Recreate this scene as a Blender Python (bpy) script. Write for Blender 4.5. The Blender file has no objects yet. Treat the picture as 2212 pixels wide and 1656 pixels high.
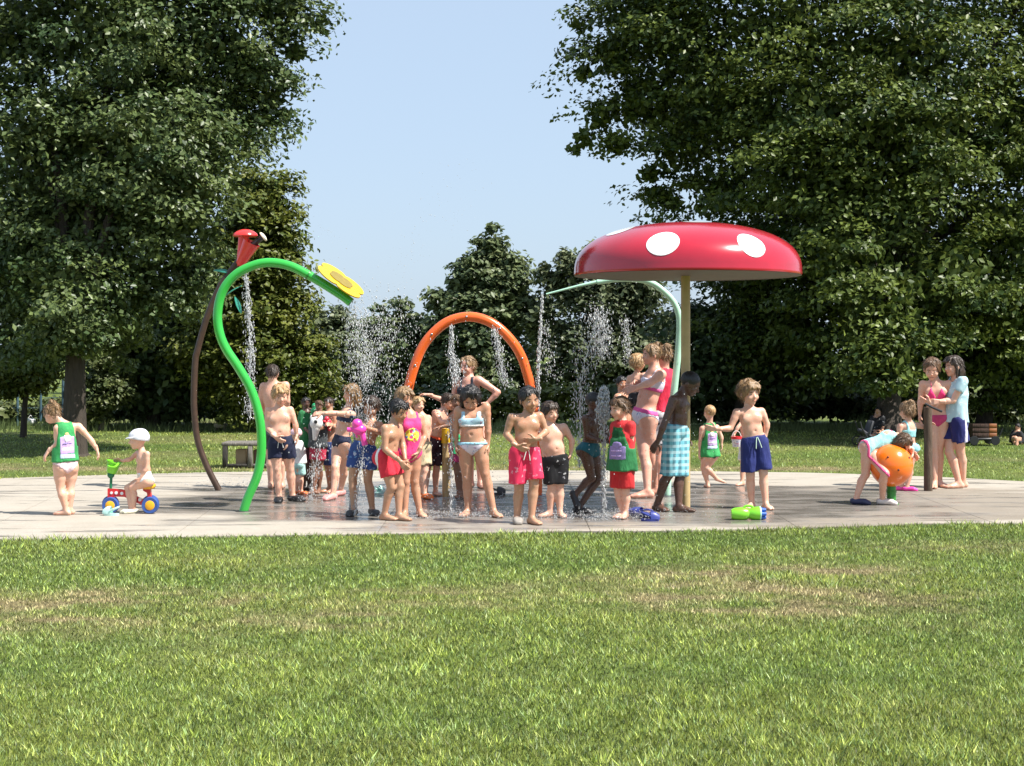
import bpy, math, random
import numpy as np
from mathutils import Vector, Matrix

# ---------------------------------------------------------------- camera, world, sun, exposure
SC = bpy.context.scene
COL = SC.collection
F_V, CX_V, HY_V, EYE = 3300.0, 1106.0, 760.0, 1.6      # lens in units of a 2212 px wide print
K = 4096 / 2212.0

cam_data = bpy.data.cameras.new('camera')
cam_data.sensor_width = 36.0
cam_data.lens = F_V / 2212.0 * 36.0
cam_data.shift_y = -(828.0 - HY_V) / 2212.0
cam_data.clip_start = 0.1
cam_data.clip_end = 3000.0
cam = bpy.data.objects.new('camera', cam_data)
cam.location = (0, 0, EYE)
cam.rotation_euler = (math.radians(90), 0, 0)
COL.objects.link(cam)
SC.camera = cam

SUN = Vector((0.54, -0.22, 0.81)).normalized()
world = bpy.data.worlds.new('World')
SC.world = world
world.use_nodes = True
wn = world.node_tree.nodes
wl = world.node_tree.links
bg = wn['Background']
sky = wn.new('ShaderNodeTexSky')
sky.sky_type = 'NISHITA'
sky.sun_disc = False
sky.sun_elevation = math.asin(SUN.z)
sky.sun_rotation = math.atan2(SUN.x, SUN.y)
sky.air_density = 1.0
sky.dust_density = 1.5
sky.ozone_density = 4.0
# the clear sky seen through a thin, even summer haze
haze_mix = wn.new('ShaderNodeMix')
haze_mix.data_type = 'RGBA'
haze_mix.inputs['Factor'].default_value = 0.75
wl.new(sky.outputs['Color'], haze_mix.inputs[6])
haze_mix.inputs[7].default_value = (2.82, 3.48, 4.30, 1)
wl.new(haze_mix.outputs[2], bg.inputs['Color'])
bg.inputs['Strength'].default_value = 0.10

sun_data = bpy.data.lights.new('sun', 'SUN')
sun_data.energy = 4.4
sun_data.angle = math.radians(0.5)
sun_data.color = (1.0, 0.955, 0.88)
sun = bpy.data.objects.new('sun', sun_data)
sun.rotation_euler = (-SUN).to_track_quat('-Z', 'Y').to_euler()
sun.location = (10, -5, 20)
COL.objects.link(sun)

SC.view_settings.view_transform = 'Standard'
SC.view_settings.look = 'None'
SC.view_settings.gamma = 1.0
SC.view_settings.use_curve_mapping = False
SC.view_settings.exposure = 1.08
SC.cycles.use_denoising = True
SC.cycles.max_bounces = 6
SC.cycles.diffuse_bounces = 3
SC.cycles.glossy_bounces = 3
SC.cycles.transmission_bounces = 5
SC.cycles.transparent_max_bounces = 8
SC.cycles.caustics_reflective = False
SC.cycles.caustics_refractive = False
SC.cycles.sample_clamp_indirect = 6.0

RNG = np.random.default_rng(7)
random.seed(7)

# ---------------------------------------------------------------- places
def vpt(x, y, d):
    """point at print position (x, y) and distance d metres"""
    return np.array([(x - CX_V) / F_V * d, d, EYE - (y - HY_V) / F_V * d])

def vground(x, y, z=0.0):
    d = (EYE - z) * F_V / (y - HY_V)
    return vpt(x, y, d)

def nv(v):
    v = np.asarray(v, float); return v / max(np.linalg.norm(v), 1e-9)

# ---------------------------------------------------------------- materials
def new_mat(name):
    m = bpy.data.materials.new(name)
    m.use_nodes = True
    nt = m.node_tree
    return m, nt.nodes, nt.links, nt.nodes['Principled BSDF']

def noise_node(n, l, scale, detail=4, rough=0.55, coord='Object', stretch=None):
    tc = n.new('ShaderNodeTexCoord')
    tx = n.new('ShaderNodeTexNoise')
    tx.inputs['Scale'].default_value = scale
    tx.inputs['Detail'].default_value = detail
    tx.inputs['Roughness'].default_value = rough
    src = tc.outputs[coord]
    if stretch:
        mp = n.new('ShaderNodeMapping')
        mp.inputs['Scale'].default_value = stretch
        l.new(src, mp.inputs['Vector'])
        src = mp.outputs['Vector']
    l.new(src, tx.inputs['Vector'])
    return tx

def ramp(n, l, fac, stops):
    r = n.new('ShaderNodeValToRGB')
    e = r.color_ramp.elements
    while len(e) < len(stops):
        e.new(0.5)
    for el, (p, c) in zip(e, stops):
        el.position = p
        el.color = (*c, 1) if len(c) == 3 else c
    l.new(fac, r.inputs['Fac'])
    return r

def bump(n, l, b, height, strength=0.3, dist=0.01):
    bp = n.new('ShaderNodeBump')
    bp.inputs['Strength'].default_value = strength
    bp.inputs['Distance'].default_value = dist
    l.new(height, bp.inputs['Height'])
    l.new(bp.outputs['Normal'], b.inputs['Normal'])

MATS = {}
def plain(name, col, rough=0.5, var=0.12, scale=18.0, spec=0.5, coat=0.0, metal=0.0, bmp=0.0):
    if name in MATS:
        return MATS[name]
    m, n, l, b = new_mat(name)
    tx = noise_node(n, l, scale)
    lo = tuple(c * (1 - var) for c in col)
    hi = tuple(min(1, c * (1 + var)) for c in col)
    r = ramp(n, l, tx.outputs['Fac'], [(0.3, lo), (0.7, hi)])
    l.new(r.outputs['Color'], b.inputs['Base Color'])
    b.inputs['Roughness'].default_value = rough
    b.inputs['Specular IOR Level'].default_value = spec
    b.inputs['Coat Weight'].default_value = coat
    b.inputs['Coat Roughness'].default_value = 0.08
    b.inputs['Metallic'].default_value = metal
    if bmp:
        bump(n, l, b, tx.outputs['Fac'], bmp, 0.01)
    MATS[name] = m
    return m

def cloth(name, col, var=0.15):
    if name in MATS:
        return MATS[name]
    m, n, l, b = new_mat(name)
    tx = noise_node(n, l, 14, 3)
    fine = noise_node(n, l, 260, 2)
    lo = tuple(c * (1 - var) for c in col)
    hi = tuple(min(1, c * (1 + var)) for c in col)
    r = ramp(n, l, tx.outputs['Fac'], [(0.3, lo), (0.7, hi)])
    l.new(r.outputs['Color'], b.inputs['Base Color'])
    b.inputs['Roughness'].default_value = 0.7
    b.inputs['Specular IOR Level'].default_value = 0.3
    b.inputs['Sheen Weight'].default_value = 0.08
    crease = noise_node(n, l, 26, 4, .6, stretch=(1.6, 1.6, .5))
    bump(n, l, b, crease.outputs['Fac'], 0.55, 0.02)
    MATS[name] = m
    return m

def printed(name, base, spots, scale=22, thresh=0.5):
    """cloth with a blotchy print of several colours"""
    if name in MATS:
        return MATS[name]
    m, n, l, b = new_mat(name)
    tc = n.new('ShaderNodeTexCoord')
    vo = n.new('ShaderNodeTexVoronoi')
    vo.inputs['Scale'].default_value = scale
    wob = noise_node(n, l, scale * 1.3, 3)
    mx = n.new('ShaderNodeMix'); mx.data_type = 'VECTOR'
    mx.inputs['Factor'].default_value = 0.06
    l.new(tc.outputs['Object'], mx.inputs[4]); l.new(wob.outputs['Color'], mx.inputs[5])
    l.new(mx.outputs[1], vo.inputs['Vector'])
    sep = n.new('ShaderNodeSeparateColor')
    l.new(vo.outputs['Color'], sep.inputs['Color'])
    stops = []
    k = len(spots)
    for i, c in enumerate(spots):
        stops.append((i / k, c))
    r = ramp(n, l, sep.outputs['Red'], stops)
    r.color_ramp.interpolation = 'CONSTANT'
    r2 = ramp(n, l, vo.outputs['Distance'], [(thresh - 0.04, (1, 1, 1)), (thresh + 0.04, (0, 0, 0))])
    mc = n.new('ShaderNodeMix'); mc.data_type = 'RGBA'
    l.new(r2.outputs['Color'], mc.inputs['Factor'])
    mc.inputs[6].default_value = (*base, 1)
    l.new(r.outputs['Color'], mc.inputs[7])
    l.new(mc.outputs[2], b.inputs['Base Color'])
    b.inputs['Roughness'].default_value = 0.65
    b.inputs['Specular IOR Level'].default_value = 0.3
    MATS[name] = m
    return m

def plaid(name, c0, c1, c2, scale=12):
    if name in MATS:
        return MATS[name]
    m, n, l, b = new_mat(name)
    tc = n.new('ShaderNodeTexCoord')
    cols = []
    for ax in ('X', 'Z'):
        w = n.new('ShaderNodeTexWave')
        w.bands_direction = ax
        w.inputs['Scale'].default_value = scale
        w.inputs['Distortion'].default_value = 0.6
        w.inputs['Detail'].default_value = 1
        l.new(tc.outputs['Object'], w.inputs['Vector'])
        cols.append(ramp(n, l, w.outputs['Fac'], [(0.45, (0, 0, 0)), (0.62, (1, 1, 1))]))
    m1 = n.new('ShaderNodeMix'); m1.data_type = 'RGBA'
    l.new(cols[0].outputs['Color'], m1.inputs['Factor'])
    m1.inputs[6].default_value = (*c0, 1); m1.inputs[7].default_value = (*c1, 1)
    m2 = n.new('ShaderNodeMix'); m2.data_type = 'RGBA'
    l.new(cols[1].outputs['Color'], m2.inputs['Factor'])
    l.new(m1.outputs[2], m2.inputs[6]); m2.inputs[7].default_value = (*c2, 1)
    m3 = n.new('ShaderNodeMix'); m3.data_type = 'RGBA'; m3.inputs['Factor'].default_value = 0.55
    l.new(m1.outputs[2], m3.inputs[6]); l.new(m2.outputs[2], m3.inputs[7])
    l.new(m3.outputs[2], b.inputs['Base Color'])
    b.inputs['Roughness'].default_value = 0.7
    MATS[name] = m
    return m

def skin_mat(name, col):
    if name in MATS:
        return MATS[name]
    m, n, l, b = new_mat(name)
    tx = noise_node(n, l, 9, 4)
    red = tuple(min(1, c * k) for c, k in zip(col, (1.04, 0.86, 0.80)))
    pale = tuple(min(1, c * k) for c, k in zip(col, (1.04, 1.06, 1.08)))
    r = ramp(n, l, tx.outputs['Fac'], [(0.3, red), (0.7, pale)])
    l.new(r.outputs['Color'], b.inputs['Base Color'])
    fine = noise_node(n, l, 60, 3)
    rr = ramp(n, l, fine.outputs['Fac'], [(0.35, (0.20,) * 3), (0.65, (0.50,) * 3)])
    l.new(rr.outputs['Color'], b.inputs['Roughness'])
    b.inputs['Specular IOR Level'].default_value = 0.45
    b.inputs['Subsurface Weight'].default_value = 0.12
    b.inputs['Subsurface Radius'].default_value = (0.02, 0.008, 0.004)
    b.inputs['Subsurface Scale'].default_value = 0.6
    MATS[name] = m
    return m

def hair_mat(name, col):
    if name in MATS:
        return MATS[name]
    m, n, l, b = new_mat(name)
    tx = noise_node(n, l, 90, 3, stretch=(1, 1, 0.25))
    lo = tuple(c * 0.45 for c in col)
    hi = tuple(min(1, c * 1.45) for c in col)
    r = ramp(n, l, tx.outputs['Fac'], [(0.32, lo), (0.68, hi)])
    l.new(r.outputs['Color'], b.inputs['Base Color'])
    b.inputs['Roughness'].default_value = 0.42
    bump(n, l, b, tx.outputs['Fac'], 0.7, 0.01)
    MATS[name] = m
    return m

# ---------------------------------------------------------------- objects
def tag(o, label=None, cat=None, group=None, kind=None):
    if label: o['label'] = label
    if cat: o['category'] = cat
    if group: o['group'] = group
    if kind: o['kind'] = kind
    return o

def link(name, me, mat=None, parent=None, loc=None, smooth=True):
    if mat is not None and len(me.materials) == 0:
        me.materials.append(mat)
    if smooth and len(me.polygons):
        me.polygons.foreach_set('use_smooth', np.ones(len(me.polygons), dtype=bool))
    o = bpy.data.objects.new(name, me)
    COL.objects.link(o)
    if parent is not None:
        o.parent = parent
    if loc is not None:
        o.location = tuple(float(c) for c in loc)
    return o

def empty(name, loc, label=None, cat=None, group=None):
    o = bpy.data.objects.new(name, None)
    o.location = tuple(float(c) for c in loc)
    o.empty_display_size = 0.1
    COL.objects.link(o)
    return tag(o, label, cat, group)

def raw_mesh(name, verts, faces):
    """verts (n,3) array; faces (m,k) array of one size"""
    me = bpy.data.meshes.new(name)
    verts = np.ascontiguousarray(verts, dtype=np.float32)
    faces = np.ascontiguousarray(faces, dtype=np.int32)
    k = faces.shape[1]
    me.vertices.add(len(verts))
    me.vertices.foreach_set('co', verts.ravel())
    me.loops.add(faces.size)
    me.loops.foreach_set('vertex_index', faces.ravel())
    me.polygons.add(len(faces))
    me.polygons.foreach_set('loop_start', np.arange(0, faces.size, k, dtype=np.int32))
    me.update(calc_edges=True)
    me.validate()
    return me

class MB:
    """collects boxes, tubes, lathes; builds one mesh"""
    def __init__(self):
        self.v = []; self.f = []
    def add(self, verts, faces):
        o = len(self.v)
        self.v.extend([tuple(float(c) for c in p) for p in verts])
        self.f.extend([tuple(i + o for i in f) for f in faces])
        return self
    def box(self, c, size, R=None, bevel=0.0):
        hx, hy, hz = [s / 2 for s in size]
        b = min(bevel, hx * .9, hy * .9, hz * .9)
        if b <= 0:
            vs = [(x, y, z) for x in (-hx, hx) for y in (-hy, hy) for z in (-hz, hz)]
            fs = [(0, 1, 3, 2), (4, 6, 7, 5), (0, 4, 5, 1), (2, 3, 7, 6), (0, 2, 6, 4), (1, 5, 7, 3)]
        else:
            # octagonal-edged box: rings
            vs = []; fs = []
            def ring(x1, y1, z):
                k = len(vs)
                vs.extend([(-x1 + b, -y1, z), (x1 - b, -y1, z), (x1, -y1 + b, z), (x1, y1 - b, z),
                           (x1 - b, y1, z), (-x1 + b, y1, z), (-x1, y1 - b, z), (-x1, -y1 + b, z)])
                return k
            ks = [ring(hx - b * .6, hy - b * .6, -hz), ring(hx, hy, -hz + b), ring(hx, hy, hz - b), ring(hx - b * .6, hy - b * .6, hz)]
            for a, c2 in zip(ks[:-1], ks[1:]):
                for i in range(8):
                    j = (i + 1) % 8
                    fs.append((a + i, a + j, c2 + j, c2 + i))
            fs.append(tuple(ks[0] + i for i in range(7, -1, -1)))
            fs.append(tuple(ks[3] + i for i in range(8)))
        if R is not None:
            vs = [tuple(R @ Vector(p)) for p in vs]
        vs = [(p[0] + c[0], p[1] + c[1], p[2] + c[2]) for p in vs]
        return self.add(vs, fs)
    def tube(self, pts, rads, seg=12, caps=True):
        pts = [Vector([float(c) for c in p]) for p in pts]
        n = len(pts)
        if not hasattr(rads, '__len__'):
            rads = [rads] * n
        T = []
        for i in range(n):
            t = pts[min(i + 1, n - 1)] - pts[max(i - 1, 0)]
            T.append(t.normalized() if t.length > 1e-9 else Vector((0, 0, 1)))
        ref = Vector((0, 1, 0)) if abs(T[0].y) < 0.9 else Vector((1, 0, 0))
        u = T[0].cross(ref).normalized()
        vs = []; fs = []
        for i in range(n):
            u = (u - T[i] * u.dot(T[i])).normalized()
            w = T[i].cross(u)
            for s in range(seg):
                a = 2 * math.pi * s / seg
                p = pts[i] + (u * math.cos(a) + w * math.sin(a)) * rads[i]
                vs.append(tuple(p))
        for i in range(n - 1):
            for s in range(seg):
                s2 = (s + 1) % seg
                fs.append((i * seg + s, i * seg + s2, (i + 1) * seg + s2, (i + 1) * seg + s))
        if caps:
            fs.append(tuple(range(seg - 1, -1, -1)))
            fs.append(tuple((n - 1) * seg + s for s in range(seg)))
        return self.add(vs, fs)
    def lathe(self, prof, c, axis=(0, 0, 1), seg=24):
        """prof: (r, h) pairs along axis from c"""
        ax = Vector(axis).normalized()
        ref = Vector((1, 0, 0)) if abs(ax.x) < 0.9 else Vector((0, 1, 0))
        u = (ref - ax * ref.dot(ax)).normalized(); w = ax.cross(u)
        c = Vector([float(q) for q in c])
        vs = []; fs = []
        for r, h in prof:
            for s in range(seg):
                a = 2 * math.pi * s / seg
                vs.append(tuple(c + ax * h + (u * math.cos(a) + w * math.sin(a)) * max(r, 1e-4)))
        for i in range(len(prof) - 1):
            for s in range(seg):
                s2 = (s + 1) % seg
                fs.append((i * seg + s, i * seg + s2, (i + 1) * seg + s2, (i + 1) * seg + s))
        fs.append(tuple(range(seg - 1, -1, -1)))
        fs.append(tuple((len(prof) - 1) * seg + s for s in range(seg)))
        return self.add(vs, fs)
    def ell(self, c, radii, R=None, seg=14, rings=8):
        vs = []; fs = []
        for i in range(rings + 1):
            t = math.pi * i / rings
            for s in range(seg):
                a = 2 * math.pi * s / seg
                p = Vector((math.sin(t) * math.cos(a) * radii[0], math.sin(t) * math.sin(a) * radii[1], math.cos(t) * radii[2]))
                if R is not None: p = R @ p
                vs.append((p.x + c[0], p.y + c[1], p.z + c[2]))
        for i in range(rings):
            for s in range(seg):
                s2 = (s + 1) % seg
                fs.append((i * seg + s, (i + 1) * seg + s, (i + 1) * seg + s2, i * seg + s2))
        return self.add(vs, fs)
    def build(self, name, mat, parent=None, loc=None, smooth=True, autosmooth=True):
        me = bpy.data.meshes.new(name)
        off = Vector((0, 0, 0))
        if loc is not None:
            off = Vector([float(c) for c in loc])
        elif parent is not None:
            off = Vector((0, 0, 0)); q_ = parent
            while q_ is not None:
                off = off + q_.location; q_ = q_.parent
        me.from_pydata([(p[0] - off.x, p[1] - off.y, p[2] - off.z) for p in self.v], [], self.f)
        me.validate()
        me.update()
        o = link(name, me, mat, parent, loc if parent is None else None, smooth)
        if smooth and autosmooth:
            try:
                me.set_sharp_from_angle(angle=math.radians(40))
            except Exception:
                pass
        return o

def spline(pts, n=8):
    """Catmull-Rom through the points"""
    P = [np.array(p, float) for p in pts]
    P = [2 * P[0] - P[1]] + P + [2 * P[-1] - P[-2]]
    out = []
    for i in range(1, len(P) - 2):
        for j in range(n):
            t = j / n
            a, b, c, d = P[i - 1], P[i], P[i + 1], P[i + 2]
            out.append(0.5 * (2 * b + (c - a) * t + (2 * a - 5 * b + 4 * c - d) * t * t + (3 * b - a - 3 * c + d) * t ** 3))
    out.append(P[-2])
    return out

# ---------------------------------------------------------------- value noise (numpy)
def _hash(ix, iy, iz, seed):
    h = (ix.astype(np.int64) * 374761393 + iy.astype(np.int64) * 668265263 + iz.astype(np.int64) * 2147483647 + seed * 974634773) & 0xFFFFFFFF
    h = ((h ^ (h >> 13)) * 1274126177) & 0xFFFFFFFF
    h = h ^ (h >> 16)
    return (h & 0xFFFF).astype(np.float32) / 65535.0

def vnoise(x, y, z, seed=0):
    x, y, z = np.broadcast_arrays(np.asarray(x, float), np.asarray(y, float), np.asarray(z, float))
    ix, iy, iz = np.floor(x), np.floor(y), np.floor(z)
    fx, fy, fz = x - ix, y - iy, z - iz
    fx = fx * fx * (3 - 2 * fx); fy = fy * fy * (3 - 2 * fy); fz = fz * fz * (3 - 2 * fz)
    ix = ix.astype(np.int64); iy = iy.astype(np.int64); iz = iz.astype(np.int64)
    r = 0
    for dx in (0, 1):
        wx = fx if dx else 1 - fx
        for dy in (0, 1):
            wy = fy if dy else 1 - fy
            for dz in (0, 1):
                wz = fz if dz else 1 - fz
                r = r + wx * wy * wz * _hash(ix + dx, iy + dy, iz + dz, seed)
    return r

def fbm(x, y, z=0.0, seed=0, octv=3):
    s = 0; a = 1; t = 0
    for o in range(octv):
        s = s + a * vnoise(np.asarray(x) * 2 ** o, np.asarray(y) * 2 ** o, np.asarray(z) * 2 ** o, seed + o)
        t += a; a *= 0.5
    return s / t
# ---------------------------------------------------------------- ground
def dry_amount(x, y):
    """0 fresh grass .. 1 dried straw, by place"""
    n1 = fbm(x * .55, y * 1.1, 3.1, 11, 4)
    n2 = fbm(x * 2.2, y * 3.6, 1.7, 23, 3)
    wob = (fbm(x * .30, y * .2, 5.5, 71, 2) - .5) * 3.4
    n3 = fbm(x * 5.5, y * 7.5, 2.2, 29, 2)
    band = np.exp(-((y - (10.2 + .10 * x + wob)) / 1.45) ** 2)
    d = band * np.clip((n1 - .30) * 3.6, 0, 1) * np.clip(.10 + 2.4 * (n2 - .30), 0, 1) * np.clip(.35 + 1.6 * (n3 - .3), 0, 1) * 1.5
    d = d + .30 * np.clip((n1 - .52) * 4, 0, 1) * np.clip((n2 - .3) * 2, 0, 1)
    far = np.exp(-((y - 21.1) / .45) ** 2) * np.clip((n2 - .25) * 2.4, 0, 1) * np.where(x > 4.5, .25, 1.0)
    d = d + far * .9 + np.where(y > 19.5, .22 * np.clip((n1 - .4) * 3, 0, 1), 0)
    return np.clip(d, 0, 1)

def grass_tone(x, y):
    return np.clip(fbm(x * .8 + 7, y * 1.3, 9.0, 41, 4) * 1.7 - .35, 0, 1)

def float_attr(me, name, vals, dom='POINT'):
    a = me.attributes.new(name, 'FLOAT', dom)
    a.data.foreach_set('value', np.ascontiguousarray(vals, dtype=np.float32))

def color_attr(me, name, cols):
    a = me.attributes.new(name, 'FLOAT_COLOR', 'POINT')
    c = np.ones((len(cols), 4), np.float32); c[:, :3] = cols
    a.data.foreach_set('color', c.ravel())

def lawn_soil_mat():
    m, n, l, b = new_mat('lawn_soil')
    at = n.new('ShaderNodeAttribute'); at.attribute_name = 'dry'
    at2 = n.new('ShaderNodeAttribute'); at2.attribute_name = 'tone'
    tx = noise_node(n, l, 9, 6, .7)
    tx2 = noise_node(n, l, 70, 3, .7, stretch=(1, .6, 1))
    g = ramp(n, l, at2.outputs['Fac'], [(0, (.072, .115, .020)), (.5, (.108, .148, .028)), (1, (.142, .172, .034))])
    mx = n.new('ShaderNodeMix'); mx.data_type = 'RGBA'
    l.new(at.outputs['Fac'], mx.inputs['Factor']); l.new(g.outputs['Color'], mx.inputs[6])
    mx.inputs[7].default_value = (.21, .17, .088, 1)
    v = ramp(n, l, tx.outputs['Fac'], [(.3, (.62, .62, .62)), (.7, (1.25, 1.25, 1.25))])
    v2 = ramp(n, l, tx2.outputs['Fac'], [(.3, (.55, .55, .55)), (.7, (1.35, 1.35, 1.35))])
    m1 = n.new('ShaderNodeMix'); m1.data_type = 'RGBA'; m1.blend_type = 'MULTIPLY'; m1.inputs['Factor'].default_value = 1
    l.new(mx.outputs[2], m1.inputs[6]); l.new(v.outputs['Color'], m1.inputs[7])
    m2 = n.new('ShaderNodeMix'); m2.data_type = 'RGBA'; m2.blend_type = 'MULTIPLY'; m2.inputs['Factor'].default_value = 1
    l.new(m1.outputs[2], m2.inputs[6]); l.new(v2.outputs['Color'], m2.inputs[7])
    l.new(m2.outputs[2], b.inputs['Base Color'])
    b.inputs['Roughness'].default_value = .85
    b.inputs['Specular IOR Level'].default_value = .2
    bump(n, l, b, tx2.outputs['Fac'], .6, .03)
    return m

xs = np.concatenate([[-900, -200, -60, -30], np.arange(-16, 16.01, .2), [30, 60, 200, 900]])
ys = np.concatenate([[-200, -20, 0, 3], np.arange(4.4, 34.01, .16), [40, 60, 120, 400, 1500]])
GX, GY = np.meshgrid(xs, ys, indexing='ij')
gz = -0.014 + .010 * (fbm(GX * .5, GY * .5, 0, 5, 2) - .5) * ((GY > 4) & (GY < 36) & (np.abs(GX) < 20))
gv = np.stack([GX.ravel(), GY.ravel(), gz.ravel()], 1)
ii, jj = np.meshgrid(np.arange(len(xs) - 1), np.arange(len(ys) - 1), indexing='ij')
q0 = (ii * len(ys) + jj).ravel()
gf = np.stack([q0, q0 + len(ys), q0 + len(ys) + 1, q0 + 1], 1)
me = raw_mesh('lawn', gv, gf)
float_attr(me, 'dry', dry_amount(gv[:, 0], gv[:, 1]))
float_attr(me, 'tone', grass_tone(gv[:, 0], gv[:, 1]))
lawn = link('lawn', me, lawn_soil_mat())
tag(lawn, 'wide mown park lawn with dried yellow patches', None, None, 'structure')

# ---------------------------------------------------------------- splash pad
FAR = [(-14, 18.3), (-6.4, 19.2), (-5.2, 19.7), (-3.8, 20.25), (-2.4, 20.5), (0, 20.6), (2.4, 20.45), (3.9, 20.2), (4.8, 19.85), (5.6, 19.4), (6.4, 18.75), (8, 17.9), (14, 16.5)]
NEAR = [(-14, 12.7), (-4.4, 13.02), (-2.2, 13.28), (-.4, 13.48), (1.6, 13.66), (2.86, 13.92), (3.4, 14.05), (3.75, 14.2), (4.8, 14.22), (14, 13.8)]
def far_y(x): return float(np.interp(x, *zip(*FAR)))
def near_y(x): return float(np.interp(x, *zip(*NEAR)))

def concrete_mat():
    m, n, l, b = new_mat('wet_concrete')
    tc = n.new('ShaderNodeTexCoord')
    sp = n.new('ShaderNodeSeparateXYZ'); l.new(tc.outputs['Object'], sp.inputs[0])
    def math_(op, a, c=None, v=None):
        q = n.new('ShaderNodeMath'); q.operation = op
        l.new(a, q.inputs[0])
        if c is not None: l.new(c, q.inputs[1])
        if v is not None: q.inputs[1].default_value = v
        return q.outputs[0]
    # where the sprays soak the pad
    ex = math_('DIVIDE', math_('ADD', sp.outputs['X'], v=-.15), v=4.7)
    ey = math_('DIVIDE', math_('ADD', sp.outputs['Y'], v=-16.45), v=2.7)
    dist = math_('SQRT', math_('ADD', math_('MULTIPLY', ex, ex), math_('MULTIPLY', ey, ey)))
    wob = noise_node(n, l, 1.1, 5, .62, stretch=(.55, 1.3, 1))
    edge = math_('ADD', dist, math_('MULTIPLY', math_('ADD', wob.outputs['Fac'], v=-.5), v=1.1))
    wet = ramp(n, l, edge, [(.80, (1, 1, 1)), (1.02, (0, 0, 0))])
    # scattered damp footprints and trickles outside, running along the fall of the pad
    tr = noise_node(n, l, 1.6, 4, .6, stretch=(.38, 3.0, 1))
    trr = ramp(n, l, tr.outputs['Fac'], [(.575, (0, 0, 0)), (.61, (.85, .85, .85))])
    reach = ramp(n, l, dist, [(1.25, (1, 1, 1)), (1.95, (0, 0, 0))])
    tm = n.new('ShaderNodeMix'); tm.data_type = 'RGBA'; tm.blend_type = 'MULTIPLY'; tm.inputs['Factor'].default_value = 1
    l.new(trr.outputs['Color'], tm.inputs[6]); l.new(reach.outputs['Color'], tm.inputs[7])
    wm = n.new('ShaderNodeMix'); wm.data_type = 'RGBA'; wm.blend_type = 'LIGHTEN'; wm.inputs['Factor'].default_value = 1
    l.new(wet.outputs['Color'], wm.inputs[6]); l.new(tm.outputs[2], wm.inputs[7])
    W = wm.outputs[2]
    grain = noise_node(n, l, 42, 5, .7)
    blot = noise_node(n, l, 2.2, 5, .65)
    dry = ramp(n, l, blot.outputs['Fac'], [(.3, (.318, .280, .228)), (.7, (.385, .344, .287))])
    wetc = ramp(n, l, blot.outputs['Fac'], [(.3, (.17, .150, .130)), (.7, (.225, .205, .185))])
    gm = ramp(n, l, grain.outputs['Fac'], [(.3, (.86, .86, .86)), (.7, (1.1, 1.1, 1.1))])
    mx = n.new('ShaderNodeMix'); mx.data_type = 'RGBA'
    l.new(W, mx.inputs['Factor']); l.new(dry.outputs['Color'], mx.inputs[6]); l.new(wetc.outputs['Color'], mx.inputs[7])
    m1 = n.new('ShaderNodeMix'); m1.data_type = 'RGBA'; m1.blend_type = 'MULTIPLY'; m1.inputs['Factor'].default_value = 1
    l.new(mx.outputs[2], m1.inputs[6]); l.new(gm.outputs['Color'], m1.inputs[7])
    # a wide band that only stays damp
    dx_ = math_('DIVIDE', math_('ADD', sp.outputs['X'], v=-1.6), v=6.2)
    dy_ = math_('DIVIDE', math_('ADD', sp.outputs['Y'], v=-16.2), v=2.35)
    dd_ = math_('SQRT', math_('ADD', math_('MULTIPLY', dx_, dx_), math_('MULTIPLY', dy_, dy_)))
    dn_ = noise_node(n, l, 1.0, 5, .65, stretch=(.45, 2.2, 1))
    de_ = math_('ADD', dd_, math_('MULTIPLY', math_('ADD', dn_.outputs['Fac'], v=-.5), v=1.1))
    damp = ramp(n, l, de_, [(.86, (.66, .63, .60)), (.98, (1, 1, 1))])
    m0 = n.new('ShaderNodeMix'); m0.data_type = 'RGBA'; m0.blend_type = 'MULTIPLY'; m0.inputs['Factor'].default_value = 1
    l.new(dry.outputs['Color'], m0.inputs[6]); l.new(damp.outputs['Color'], m0.inputs[7])
    l.new(m0.outputs[2], mx.inputs[6])
    l.new(m1.outputs[2], b.inputs['Base Color'])
    pud = noise_node(n, l, 3.2, 4, .6, stretch=(.5, 1.4, 1))
    pr = ramp(n, l, pud.outputs['Fac'], [(.42, (.34, .34, .34)), (.58, (.07, .07, .07))])
    rm = n.new('ShaderNodeMix'); rm.data_type = 'RGBA'
    l.new(W, rm.inputs['Factor']); rm.inputs[6].default_value = (.85, .85, .85, 1); l.new(pr.outputs['Color'], rm.inputs[7])
    l.new(rm.outputs[2], b.inputs['Roughness'])
    b.inputs['Specular IOR Level'].default_value = .5
    rip = noise_node(n, l, 26, 3, .6)
    bump(n, l, b, rip.outputs['Fac'], .25, .012)
    return m
CONC = concrete_mat()
joint = plain('joint_sand', (.20, .18, .15), .9)

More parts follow.
